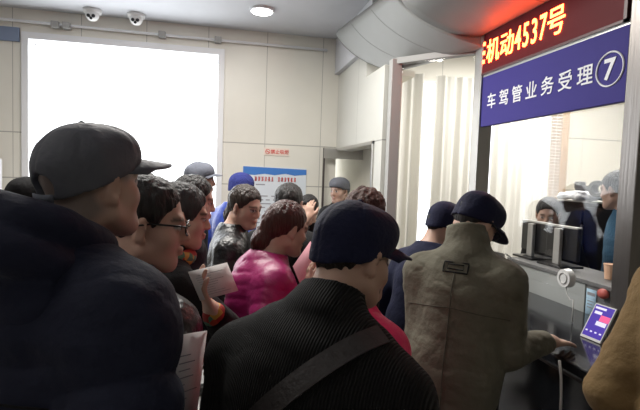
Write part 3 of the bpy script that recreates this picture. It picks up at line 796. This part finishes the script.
    cdir = nrm(Hp(0, -.03, -.03)-Nb)
    if collar: S.cap(Nb-ax*.02, Nb+cdir*collar, (collar_r+.012)*s, collar_r*s, .03)
    if fold:
        def folds(P_):
            n1 = rnd_noise(P_+.05*np.sin(P_[:, [2, 0, 1]]*13), (9, 9, 4.5), 11); n2 = rnd_noise(P_+P_[:, [1, 2, 0]]*.35, (13, 13, 24), 5)
            return -fold*(.9*n1+.35*n2) + fold*.3*np.clip(1-np.abs(n2)*3.2, 0, 1)**2
        S.post(folds)
    S.cap(Nb+cdir*.005, Nb+cdir*.25, (collar_r-(.014 if collar < .1 else .024))*s, (collar_r-(.010 if collar < .1 else .020))*s, .006, '-')
    if collar: S.half(Nb+cdir*(collar+.0), cdir*.9+bf*-.25)  if not hood else None
    S.half(P-ax*hem, -up0)
    jk = sdf_obj('jacket', S, jh, jacket, root)
    if cuff_mat:
        for e, wv in zip(EL, WR):
            S = SDF(); S.cap(wv+(e-wv)*.34, wv+(e-wv)*.02, .046*s, .039*s, .01)
            S.post(lambda P_: -.003*rnd_noise(P_, (40, 40, 40), 3)); co_ = sdf_obj('sleeve_cuff', S, h, cuff_mat, root); co_['label'] = 'red floral sleeve cuff'
    if scarf:
        S = SDF(); S.torus(Nb+bf*.012+ax*.005, .085*s, .030*s, TB, .02, 1.1); S.post(lambda P_: -.006*rnd_noise(P_, (22, 22, 30), 5)); sdf_obj('scarf', S, h, scarf, root)
    if hood:
        S = SDF(); RB = np.stack([br, nrm(tf+ax*-.35), nrm(ax+tf*.35)], 1)
        S.torus(Nb-bf*.040+ax*.060, .100*s, .046*s, RB, .03, 1.08); S.ell(Nb-tf*.115*s-ax*.055, np.array((.175, .062, .085))*s, RB, .06)
        S.torus(Nb-bf*.075+ax*.012, .125*s, .040*s, RB, .012, 1.0)
        S.post(lambda P_: -.007*rnd_noise(P_, (9, 9, 20), 21)-.004*rnd_noise(P_, (16, 16, 45), 8)); sdf_obj('hood', S, h, jacket, root)
    # ---- trousers, shoes
    S = SDF()
    for hp, kn, an in zip(HIP, KN, ANK):
        S.cap(hp, kn, .095*s*g, .075*s, .03); S.cap(kn, an-up0*.01, .074*s, .062*s, .03)
    S.ell(P-ax*.02, np.array((.165*g, .125*g, .12))*s, TB, .04); S.half((P[0], P[1], .055), -up0); S.post(lambda P_: -.004*rnd_noise(P_, (10, 10, 7), 2))
    sdf_obj('trousers', S, .018, 'dark_trousers', root)
    for an in ANK:
        S = SDF(); S.cap((an[0], an[1], .05), np.array((an[0], an[1], .038))+bf*.14*s, .048*s, .042*s, .02); S.ell(np.array((an[0], an[1], .09))-bf*.0, np.array((.045, .05, .05))*s, None, .02)
        S.half((0, 0, .002), (0, 0, -1)); sdf_obj('shoe', S, .012, 'shoe', root)
    # ---- hair
    if hair:
        S = SDF(); big = 1.12 if hair == 'curly' else 1.0
        S.ell(Hp(0, -.014, .047), np.array((.086, .106, .096) if not cap else (.082, .102, .086))*s*big, HB, .02)
        if hair in ('short', 'curly', 'ponytail', 'fringe'):
            if hair != 'ponytail': S.cap(Hp(0, -.062, -.01), Hp(0, -.048, -.05), .05*s, .042*s, .03) if not cap else S.cap(Hp(0, -.055, -.01), Hp(0, -.045, -.035), .050*s, .042*s, .03)
        face = {'fringe': (.82, -.42, .036), 'long': (.85, -.45, .03), 'bob': (.85, -.45, .036)}.get(hair, (.8, -.6, .018))
        S.cutfn(lambda P_: np.minimum(((P_-Hc)@hf*face[0]+(P_-Hc)@hu*face[1]-face[2]*s), ((P_-Hc)@hu)*-1+.14))
        if hair in ('short', 'fringe', 'curly'):
            for q in (1, -1): S.ell(Hp(q*.09, .0, -.006), np.array((.03, .026, .036))*s, HB, .008, '-')
            S.half(Hp(0, 0, -.078), -hu)
        if hair in ('long', 'bob'):
            L = .30 if hair == 'long' else .11
            for q in (1, -1):
                S.cap(Hp(q*.062, -.03, .03), Hp(q*.066, -.035, -.06), .036*s, .036*s, .03); S.cap(Hp(q*.066, -.035, -.06), Hp(q*.06, -.045, -.06)-up0*L, .036*s, .03*s, .03)
            S.cap(Hp(0, -.07, .0), Hp(0, -.085, -.06)-up0*L, .062*s, .05*s, .04)
        if hair == 'ponytail':
            tie = Hp(-.01, -.096, .015); S.ell(tie, np.array((.028, .026, .03))*s, HB, .03)
            S.cap(tie, tie-hf*.028*s-up0*.09*s-hr*.01, .030*s, .044*s, .03); S.cap(tie-hf*.028*s-up0*.09*s-hr*.01, tie-hf*.035*s-up0*.29*s-hr*.03, .046*s, .036*s, .03)
            for q in (1, -1): S.ell(Hp(q*.088, .004, -.012), np.array((.026, .024, .036))*s, HB, .008, '-')
            S.cap(Hp(0, -.06, -.02), Hp(0, -.05, -.07), .05*s, .03*s, .03)
        na, nf = (.011, 55) if hair == 'curly' else (.005, 95)
        S.post(lambda P_: -na*rnd_noise(P_, (nf, nf, nf if hair == 'curly' else 9), 9))
        hr_o = sdf_obj('hair', S, h, hair_mat, root)
    # ---- headgear
    if cap in ('baseball', 'beanie', 'flat', 'strapback'):
        S = SDF(); cz = .05; dz = {'beanie': .012}.get(cap, .004)
        cc = Hp(0, -.010, cz+dz); cr_ = np.array((.089, .109, .090))*s
        def dome(P_):
            q = (P_-cc)@HB; q[:, 2] = np.where(q[:, 2] < 0, q[:, 2]*.35, q[:, 2]); k0 = np.linalg.norm(q/cr_, axis=1); k1 = np.linalg.norm(q/(cr_*cr_), axis=1)+1e-9
            return k0*(k0-1)/k1
        S._add('+', dome, cc, .14*s, .01)
        zb, zf = (-.012-capdrop, .05-capdrop) if cap != 'beanie' else (-.02, .05)
        pf = Hp(0, .1, zf); pb = Hp(0, -.11, zb); nn = np.cross(hr, pf-pb); nn = nn if nn@hu < 0 else -nn
        if cap != 'beanie': S.cap(Hp(-.028, .052, .078), Hp(.028, .052, .078), .040*s, .040*s, .05)
        S.half(pf, nn)
        if cap == 'strapback': S.ell(Hp(0, -.120, .012), np.array((.036, .05, .030))*s, HB, .006, '-')
        if cap == 'beanie': S.post(lambda P_: -.002*np.sin((P_-Hc)@hr*260))
        else: S.post(lambda P_: -.003*rnd_noise(P_, (22, 22, 22), 4)+.0022*np.exp(-(((P_-Hc)@hr)/.004)**2)+.0022*np.exp(-(((P_-Hc)@nrm(hf+hr*.9))/.004)**2)+.0022*np.exp(-(((P_-Hc)@nrm(hf-hr*.9))/.004)**2))
        co = sdf_obj('cap' if cap != 'beanie' else 'knit_hat', S, h*.85, cap_mat, root)
        if cap in ('baseball', 'strapback'):
            bm = bmesh.new(); R = 18; K = 6; Gt = []
            tilt = .22
            for sd in (0, 1):
                rows = []
                for i in range(R+1):
                    an = rad(-68+136*i/R); row = []
                    for j in range(K+1):
                        u = j/K; ext = brim_len*(math.cos(an*1.12)**.55)
                        x = math.sin(an)*(.086+.012*u); y = -.01+math.cos(an)*.108+ext*u-.006
                        z = zf+.004+(-(y-.098))*tilt*.9*1 - .9*(x/.09)**2*.022*(.3+u) - sd*.004+.008
                        if y < .098: z = zf+.012+(.098-y)*(zf-zb)/.21*-1.0-.9*(x/.09)**2*.022*(.3+u)-sd*.004
                        row.append(bm.verts.new(Hp(x, y, z)))
                    rows.append(row)
                Gt.append(rows)
            for sd, rows in enumerate(Gt):
                for i in range(R):
                    for j in range(K):
                        fq = (rows[i][j], rows[i+1][j], rows[i+1][j+1], rows[i][j+1]); bm.faces.new(fq if sd == 0 else fq[::-1])
            A, Bq = Gt
            for i in range(R): bm.faces.new((A[i][K], A[i+1][K], Bq[i+1][K], Bq[i][K])); bm.faces.new((A[i+1][0], A[i][0], Bq[i][0], Bq[i+1][0]))
            for i in (0, R):
                for j in range(K): bm.faces.new((A[i][j], A[i][j+1], Bq[i][j+1], Bq[i][j]))
            bm_obj('brim', bm, brim_mat or cap_mat, co, True)
            bm = bmesh.new(); bmesh.ops.create_uvsphere(bm, u_segments=12, v_segments=8, radius=.009*s, matrix=Matrix.Translation(Vector(Hp(0, -.01, cz+dz+.086)))); bm_obj('button', bm, cap_mat, co, True)
        if cap == 'strapback':
            pts = [Hp(.087*math.sin(x), -.010-.1065*math.cos(x), zb+.006) for x in np.linspace(-.42, .42, 9)]
            bm = bmesh.new()
            rows = [[bm.verts.new(Vector(q)+Vector(hu*dzz*s)) for dzz in (-.009, .009)] for q in pts]
            for r0, r1 in zip(rows, rows[1:]): bm.faces.new((r0[0], r1[0], r1[1], r0[1]))
            so = bm_obj('strap', bm, 'cap_pale', co, True); so['label'] = 'adjusting strap across the cap opening'
            md = so.modifiers.new('thick', 'SOLIDIFY'); md.thickness = .004
    if glasses:
        bm = bmesh.new()
        for q in (1, -1):
            add_tube(bm, [Hp(q*.033+.024*math.cos(x), .108-.006*abs(math.cos(x)), .006+.017*math.sin(x)) for x in np.linspace(0, 2*math.pi, 20, endpoint=False)], .0022, 6, True)
            add_tube(bm, [Hp(q*.057, .104, .014), Hp(q*.072, .09, .016), Hp(q*.084, .02, .018), Hp(q*.086, -.012, .012)], .0028, 6)
        add_tube(bm, [Hp(-.010, .108, .010), Hp(0, .111, .013), Hp(.010, .108, .010)], .002, 6)
        gl = bm_obj('glasses', bm, 'glasses', root, True)
        for q in (1, -1):
            bm = bmesh.new(); bmesh.ops.create_circle(bm, cap_ends=True, segments=20, radius=1)
            for v in bm.verts: v.co = Vector(Hp(q*.033+.023*v.co.x, .107, .006+.016*v.co.y))
            bm_obj('lens', bm, 'pane', gl)
    return dict(root=root, Hp=Hp, Nb=Nb, ax=ax, tf=tf, br=br, bf=bf, SH=SH, EL=EL, WR=WR, P=P, hf=hf, hr=hr, hu=hu, jacket=jk)

#PEOPLE
# ------------------------------------------------------------------ the queue, nearest first
left_man = build_person('large man in navy padded coat and grey cap, nearest at left, seen from behind', (-.278, 1.07, 1.744), 40, 44, .96, -7, .10, 1.18, .20, .012, h=.006,
    skin=1.0, stubble=(.16, .145, .14), fat=1.06, hands=('down', 'down'), jacket='navy_puffer', infl=.052, puff=(.022, .13), hood=True, collar=.03, collar_r=.085,
    fold=.008, hair=None, cap='strapback', cap_mat='cap_grey', sleeve_fat=1.05, brim_len=.115)
capped_man = build_person('man in a black ribbed jacket and dark navy cap, front centre, seen from behind', (.348, 1.12, 1.590), 42, 64, .99, 12, .36, 1.12, .195, .012, h=.006,
    skin=1.0, hands=('front', 'front'), shrug=-.045, jacket='corduroy', infl=.030, collar=.075, collar_r=.078, fold=.006, hair='short', hair_mat='hair_black', cap='baseball', cap_mat='cap_navy', capdrop=.012, brim_len=.098)
olive_man = build_person('man in olive jacket and navy cap leaning at the counter, hand resting on it', (1.12, 1.80, 1.588), 45, 76, .97, 36, .16, 1.0, .17, .012, h=.006,
    skin=1.1, hints=((-.3, -.1, -1), (.3, .1, -1)), cuffgap=.20, hands=((1.345, 1.665, 1.005), 'front'), fingers=((.95, .26, -.15), None), handback=((-.1, 0, 1), None), jacket='olive', infl=.034, collar=.135, collar_r=.088, fold=.010,
    hair='short', hair_mat='hair_grey', cap='baseball', cap_mat='cap_navy', capdrop=.012, curl=.16, brim_len=.105, glasses=True)
glasses_man = build_person('man in black framed glasses and a shiny black coat, in profile beside the nearest man', (-.203, 1.47, 1.637), 38, 88, 1.12, 4, .05, 1.0, .165, .008, h=.006,
    skin=1.05, fat=1.08, hands=('down', 'down'), out=.2, jacket='black_leather', infl=.028, puff=(.012, .09), collar=.06, hair='short', hair_mat='hair_black', glasses=True)
floral_woman = build_person('person with greying fringe in profile holding a printed sheet, red floral cuffs', (-.138, 1.98, 1.61), 62, 86, 1.05, 6, .06, .92, .155, .012, h=.006,
    skin=1.15, hands=((-.012, 1.57, 1.185), 'down'), hints=((.75, -.2, -.6), None), scarf='floral', fingers=((-.45, -.1, .85), None), handback=((.1, -1, .2), None), jacket='black_cloth', infl=.028, collar=.06, cuff_mat='floral', hair='fringe', hair_mat='hair_grey')
long_hair = build_person('person with long straight black hair behind the greying fringe', (-.115, 2.48, 1.635), 66, 88, 1.0, 8, .05, .92, .155, .008,
    h=.008, hands=('down', 'down'), hair='long', hair_mat='hair_black', jacket='dark_cloth')
grey_cap = build_person('man in a grey blue cap before the bright window', (-.15, 3.60, 1.73), 70, 88, 1.0, 0, .04, 1.0, .17, .012, h=.010,
    skin=.7, hair='short', cap='baseball', cap_mat='cap_pale', jacket='dark_cloth', hands=('down', 'down'))
far_left = build_person('person in a black cap behind the nearest man, at the left edge by the window', (-.88, 2.5, 1.60), 40, 45, 1.0, 6, .05, 1.0, .17, .010, h=.010, hair='short', cap='flat', cap_mat='black_cloth', capdrop=.02, jacket='dark_cloth', hands=('down', 'down'))
beanie = build_person('person in a royal blue knit hat and blue jacket by the wall poster', (.19, 4.02, 1.66), 55, 84, 1.0, 6, .04, 1.0, .165, .016, h=.010,
    skin=.75, hair=None, cap='beanie', cap_mat='beanie_blue', jacket='blue_nylon', infl=.035, hands=('down', 'down'))
brown_hair = build_person('woman with tied brown hair in a black coat, face turned towards the room', (.165, 2.80, 1.585), 95, 132, 1.0, 12, .05, .92, .155, .008, h=.008,
    skin=1.15, hair='ponytail', hair_mat='hair_brown', jacket='black_leather', infl=.03, hands=('down', 'down'))
magenta = build_person('woman in a magenta padded jacket with a loose reddish ponytail', (.335, 2.20, 1.53), 78, 70, 1.0, 12, .16, .95, .16, .010, h=.0065,
    skin=.95, hair='ponytail', hair_mat='hair_red', jacket='magenta', infl=.045, puff=(.006, .06), fold=.007, collar=.05, hands=('down', (.385, 1.92, 1.15)), fingers=(None, (-.15, -.1, .9)), handback=(None, (.2, -1, 0)))
officer = build_person('dark haired person in a black uniform with a white sleeve badge', (.475, 3.25, 1.60), 25, 30, 1.12, 4, .04, 1.0, .175, .010, h=.008,
    skin=.8, hair='short', jacket='black_cloth', infl=.03, hands=('down', 'down'))
face_hand = build_person('dark haired person facing the room with a hand raised to the face', (.70, 3.78, 1.50), 200, 205, .95, 10, .05, .92, .155, .008, h=.009,
    skin=1.0, hair='fringe', jacket='dark_cloth', hands=((.68, 3.62, 1.33), 'front'), fingers=((.1, .0, 1), None), handback=((0, -1, 0), None))
door_man = build_person('man in a dark brimless cap standing at the open doorway', (1.11, 4.36, 1.655), 200, 235, .98, 4, .03, .88, .14, .010, h=.010, skin=.7, hair='short', cap='flat', cap_mat='cap_grey', jacket='dark_cloth', hands=('down', 'down'))
curly = build_person('person with curly brown hair hidden behind the front capped man', (.76, 2.36, 1.605), 80, 50, 1.0, 6, .08, 1.0, .165, .022, h=.008, hair='curly', hair_mat='hair_curly', jacket='black_cloth', infl=.03, hands=('down', 'down'))
pink = build_person('short person in hot pink padded jacket between the front capped man and olive jacket', (.50, 1.53, 1.475), 55, 60, .95, 10, .05, .86, .15, .01, h=.008, hair='bob', hair_mat='hair_black',
    jacket='hot_pink', infl=.04, puff=(.012, .07), hands=('down', 'down'))
knit = build_person('person in a dark cap and navy coat at the counter beyond the olive jacket', (1.265, 2.40, 1.53), 75, 80, 1.0, 20, .22, .88, .155, .012, h=.008, hair='short', cap='flat', cap_mat='cap_navy', capdrop=.02,
    jacket='navy_cloth', infl=.03, collar=.05, hands=('down', 'down'))
clerk = build_person('dark haired clerk facing out from behind the monitors', (2.46, 3.16, 1.55), 255, 222, 1.0, 14, .03, .92, .16, .008, h=.008, skin=.85, hair='short', jacket='black_cloth', hands=('down', 'down'), infl=.02)
denim = build_person('clerk in a blue denim jacket behind the glass beside the dark post', (2.535, 2.62, 1.76), 300, 345, 1.0, 6, .03, .95, .165, .008, h=.009, hair='short', jacket='denim', infl=.025, hands=('down', 'down'))
tan_man = build_person('person in a tan canvas jacket cut off by the right edge at the counter', (1.19, .765, 1.78), 95, 95, 1.03, 6, .02, .95, .17, .01, h=.008, hair='short', jacket='tan', infl=.035, out=.2, fold=.010, hands=('down', 'down'))

# ---- worn details
p = olive_man
def on_back(S_, x, z, off=.004):
    """a point on the jacket back of person S_ at x to the right and z below the neck, by ray"""
    o = S_['Nb']+S_['br']*x-S_['ax']*z-S_['tf']*.6; org = Vector(S_['root'].location)
    ok, loc, n, i = S_['jacket'].ray_cast(Vector(o)-org, Vector(S_['tf']))
    return (Vector(loc)+org+Vector(n)*off) if ok else Vector(o)+Vector(S_['tf'])*.45
bm = bmesh.new()
a, b, c_, d_ = [on_back(p, x, z) for x, z in ((-.045, .03), (.045, .03), (.045, .068), (-.045, .068))]
add_tube(bm, [a, (a+b)/2, b, (b+c_)/2, c_, (c_+d_)/2, d_, (d_+a)/2], .0032, 6, True)
a, b, c_, d_ = [on_back(p, x, z) for x, z in ((-.03, .038), (.03, .038), (.03, .056), (-.03, .056))]
add_tube(bm, [a, b, c_, d_], .0025, 6, True)
o = bm_obj('back_loop', bm, 'dark_cloth', p['root'], True); o['label'] = 'stitched rectangular loop below the collar'
tube('back_seam', [on_back(p, 0, z, .0008) for z in np.linspace(.07, .6, 16)], .0022, 'olive_seam', p['root'], 5)
tube('yoke_seam', [on_back(p, x, .20+.03*abs(x)*3, .0005) for x in np.linspace(-.2, .2, 16)], .0018, 'olive_seam', p['root'], 5)
# stitched quilting lines across the nearest man's back
def on_jacket(S_, x, z, off=.0012):
    o_ = S_['Nb']+S_['br']*x-S_['ax']*z-S_['tf']*.7; org = Vector(S_['root'].location); ok, loc, n_, i_ = S_['jacket'].ray_cast(Vector(o_)-org, Vector(S_['tf']))
    return Vector(loc)+org+Vector(n_)*off if ok else None
for z0 in (.20, .335, .47):
    pts = [q for q in (on_jacket(left_man, x, z0+.05*x*x*4) for x in np.linspace(-.2, .2, 26)) if q is not None]
    if len(pts) > 4: tube('quilt_seam', pts, .0022, 'black_cloth', left_man['root'], 5)
# badge on the officer's sleeve
p = officer; e = p['SH'][0]*.55+p['EL'][0]*.45; dirv = Vector(nrm(p['br']*.75-p['bf']*.65)); org = Vector(p['root'].location)
ok, loc, n, i = p['jacket'].ray_cast(Vector(e)+dirv*.3-org, -dirv)
ctr = (Vector(loc)+org) if ok else Vector(e)+dirv*.09
bm = bmesh.new(); bmesh.ops.create_cone(bm, cap_ends=True, segments=24, radius1=.042, radius2=.040, depth=.006, matrix=Matrix.Translation(ctr+dirv*.001) @ Vector((0, 0, 1)).rotation_difference(dirv).to_matrix().to_4x4())
bd = bm_obj('badge', bm, 'patch', p['root']); bd['label'] = 'round white and blue sleeve badge'
bm = bmesh.new(); rt = dirv.cross(Vector((0, 0, 1))).normalized(); uv = rt.cross(dirv)
for x0, x1, z0, z1 in ((-.018, -.012, -.014, .012), (.0, .02, .006, .012), (.006, .012, -.014, .006), (-.026, -.004, .0, .006)):
    bm.faces.new([bm.verts.new(ctr+dirv*.0055+rt*-x+uv*z) for x, z in ((x0, z0), (x1, z0), (x1, z1), (x0, z1))])
bm_obj('badge_mark', bm, 'poster_blue', bd)

# ---- shoulder bag of the front man: strap from his right shoulder across the back to the left hip
p = capped_man; o = empty('shoulder_bag', tuple(float(v) for v in (p['P'][0], p['P'][1], 0)), 'dark leather bag strap crossing the back of the front black jacket', 'bag')
path = []
for x, z in zip(np.linspace(.165, -.26, 40), np.linspace(.0, .50, 40)):
    o_ = p['Nb']+p['br']*x-p['ax']*z-p['tf']*.6; org = Vector(p['root'].location); ok, loc, n_, i_ = p['jacket'].ray_cast(Vector(o_)-org, Vector(p['tf']))
    if ok: path.append(Vector(loc)+org+Vector(n_)*.004)
for _ in range(3): path = [path[0]]+[(path[k-1]+path[k]*2+path[k+1])/4 for k in range(1, len(path)-1)]+[path[-1]]
bm = bmesh.new(); rows = []
for i, q in enumerate(path):
    t_ = (path[min(i+1, len(path)-1)]-path[max(i-1, 0)]).normalized(); nn = -Vector(p['tf']); sd = t_.cross(nn).normalized()
    rows.append([bm.verts.new(q+sd*sx*.0215+nn*dz) for sx, dz in ((-1, 0), (-1, .005), (1, .005), (1, 0))])
for r0, r1 in zip(rows, rows[1:]):
    for k in range(4): bm.faces.new((r0[k], r0[(k+1) % 4], r1[(k+1) % 4], r1[k]))
bm_obj('strap', bm, 'strap', o)
q = Vector(p['P'])+Vector(p['bf'])*.27-Vector(p['br'])*.06-Vector((0, 0, .08)); bm = bmesh.new()
add_box(bm, (-.05, -.14, -.11), (.05, .14, .11), .025, Matrix.Translation(q) @ Matrix.Rotation(math.radians(-28), 4, 'Z')); bm_obj('pouch', bm, 'strap', o)

# ---- papers held
def sheet(name, corners, label, rows, material='paper', bend=.006, ink='ink'):
    o = plate(name, corners, .0012, material, None, bend); tag(o, label, 'paper')
    sheet_lines('print', corners, rows, ink, o) if rows and not bend else None
    return o
def printed(name, corners, label, rows, material='paper', ink='ink'):
    c = Vector(corners[0]); o = empty(name, tuple(c), label, 'paper'); plate('sheet', corners, .0012, material, o, 0, 2)
    if rows: sheet_lines('print', corners, rows, ink, o)
    return o
rr = random.Random(8)
rows = [(.1+rr.random()*.1, .35+rr.random()*.5, .12+k*.075, .012) for k in range(10)]
printed('paper_sheet', [(-.095, 1.53, 1.335), (.027, 1.60, 1.352), (.066, 1.585, 1.258), (-.055, 1.515, 1.245)][::-1], 'printed white sheet held up in front of the greying fringe, above the floral cuff', rows)
rows = [(.15, .35+rr.random()*.5, .12+k*.08, .012) for k in range(9)]
printed('paper_sheet', [(-.100, 1.152, 1.258), (-.026, 1.225, 1.244), (-.048, 1.215, 1.02), (-.102, 1.140, 1.03)][::-1], 'white printed form low between the nearest man and the front black jacket', rows)
printed('paper_sheet', [(.385, 1.985, 1.372), (.428, 1.935, 1.262), (.348, 1.895, 1.165), (.305, 1.945, 1.270)], 'pink sheet held by the woman in magenta', [], 'pink_paper')
printed('paper_sheet', [(1.10, 1.735, 1.372), (1.135, 1.70, 1.365), (1.15, 1.68, 1.26), (1.11, 1.715, 1.265)][::-1], 'small white sheet in front of the olive jacketed man chest', [])

# ---- things on and behind the counter
o = empty('payment_terminal', (1.70, 1.80, .95), 'white payment terminal with a violet lit screen standing on the counter', 'terminal')
A, B_, C_, D_ = Vector((1.66, 1.858, .953)), Vector((1.668, 1.748, .953)), Vector((1.738, 1.742, 1.108)), Vector((1.73, 1.852, 1.108))
nn = (B_-A).cross(D_-A).normalized(); nn = nn if nn.x < 0 else -nn
def uvp(u, v, off): return (A*(1-u)+B_*u)*(1-v)+(D_*(1-u)+C_*u)*v+nn*off
def tile_(name, u0, u1, v0, v1, off, th, material, par):
    bm = bmesh.new(); vs = [bm.verts.new(uvp(u, v, k)) for k in (off-th, off) for u, v in ((u0, v0), (u1, v0), (u1, v1), (u0, v1))]
    for f in ((0, 1, 2, 3), (4, 5, 6, 7), (0, 1, 5, 4), (1, 2, 6, 5), (2, 3, 7, 6), (3, 0, 4, 7)): bm.faces.new([vs[i] for i in f])
    return bm_obj(name, bm, material, par)
tile_('housing', 0, 1, 0, 1, 0, .010, 'white_plastic', o)
sc = tile_('screen', .05, .95, .07, .97, .001, .001, 'screen', o)
for u0, u1, v0, v1, m_ in ((.1, .62, .86, .92, 'screen_white'), (.15, .5, .72, .80, 'screen_white'), (.5, .95, .55, .72, 'screen_pink'), (.42, .9, .42, .54, 'screen_white'),
        (.12, .22, .2, .24, 'screen_white'), (.34, .44, .2, .24, 'screen_white'), (.56, .66, .2, .24, 'screen_white'), (.78, .88, .2, .24, 'screen_white')):
    tile_('screen_tile', u0, u1, v0, v1, .0016, .0006, m_, sc)
bm = bmesh.new()
for y in (1.80, 1.835):
    add_tube(bm, [(1.718, y, 1.06), (1.745, y, .958)], .006, 8)
add_tube(bm, [(1.745, 1.80, .957), (1.745, 1.835, .957)], .006, 8); bm_obj('stand', bm, 'silver', o)
o = empty('intercom', (1.775, 2.10, 1.17), 'round white intercom speaker fixed to the counter glass', 'intercom')
bm = bmesh.new(); add_cyl(bm, (1.768, 2.10, 1.17), (-1, 0, 0), .050, .034, 32, .046); bm_obj('body', bm, 'white_plastic', o, False)
bm = bmesh.new(); add_tube(bm, [(1.750, 2.10+.027*math.cos(a), 1.17+.027*math.sin(a)) for a in np.linspace(0, 2*math.pi, 28, endpoint=False)], .0035, 6, True); bm_obj('ring', bm, 'silver', o, True)
tube('wire', [(1.772, 2.10, 1.122), (1.77, 2.09, 1.09), (1.772, 2.065, 1.065), (1.776, 2.05, 1.07), (1.775, 2.045, 1.02), (1.78, 2.05, .955)], .003, 'white_plastic', o, 6)
printed('notice_sheet', [(2.044, 2.262, .90), (2.044, 2.19, .90), (2.044, 2.19, 1.075), (2.044, 2.262, 1.075)], 'pale blue notice sheet on the dark cabinet behind the glass', [(.1, .9, .8, .1), (.15, .8, .6, .03), (.15, .7, .5, .03), (.15, .85, .4, .03)], 'blue_paper')
o = empty('paper_cup', (2.2, 2.27, 1.12), 'pale orange paper cup on the cabinet beside the dark post', 'cup')
cyl('body', (2.2, 2.27, 1.165), (0, 0, 1), .026, .085, 'cup', o, 24, .034); bm = bmesh.new(); add_tube(bm, [(2.2+.034*math.cos(a), 2.27+.034*math.sin(a), 1.208) for a in np.linspace(0, 2*math.pi, 24, endpoint=False)], .003, 6, True); bm_obj('lip', bm, 'cup', o, True)
S = SDF(); S.ell((2.03, 2.13, 1.075), (.022, .035, .028)); ob = sdf_obj('red_ink_pad', S, .006, 'red', None); tag(ob, 'small dull red object at the cabinet edge beside the dark post', 'ink pad')
c2 = tube('cable', [(2.035, 3.03, 1.14), (2.02, 2.95, 1.13), (2.01, 2.9, 1.05), (2.0, 2.86, .98), (2.01, 2.84, .91)], .006, 'black_plastic'); tag(c2, 'black cable hanging down the front of the pale grey cabinet', 'cable')
# bag and dispenser on top of the tall black cabinet
S = SDF(); S.ell((2.76, 3.14, 1.568), (.11, .20, .042)); S.ell((2.74, 3.26, 1.56), (.09, .12, .040)); S.post(lambda P_: -.014*rnd_noise(P_, (22, 22, 22), 6)); S.half((0, 0, 1.542), (0, 0, -1))
ob = sdf_obj('plastic_bag', S, .008, 'bag_film', None); tag(ob, 'crumpled white plastic bag on the tall black cabinet', 'bag')
o = empty('tape_dispenser', (2.74, 3.0, 1.60), 'grey tape dispenser lying on the white plastic bag', 'tape dispenser')
bm = bmesh.new(); n = 28; rg = []
for k in range(n):
    a = 2*math.pi*k/n; ca, sa = math.cos(a), math.sin(a)
    rg.append([bm.verts.new((2.70+dx, 2.925+rr_*ca*1.15, 1.635+rr_*sa*.8)) for rr_, dx in ((.075, -.03), (.075, .03), (.045, .03), (.045, -.03))])
for k in range(n):
    for j in range(4): bm.faces.new((rg[k][j], rg[k][(j+1) % 4], rg[(k+1) % n][(j+1) % 4], rg[(k+1) % n][j]))
bm_obj('tape_roll', bm, 'grey_plastic', o)
bm = bmesh.new(); add_box(bm, (2.675, 2.98, 1.615), (2.725, 3.15, 1.655), .01); add_box(bm, (2.675, 3.09, 1.63), (2.725, 3.16, 1.685), .01); bm_obj('handle', bm, 'grey_plastic', o)
tag(tube('hanging_strap', [(1.275, 1.52, .985), (1.283, 1.515, .92), (1.286, 1.512, .85), (1.288, 1.51, .72)], .005, 'white_plastic', None, 8), 'narrow white strap hanging below the olive sleeve', 'strap')
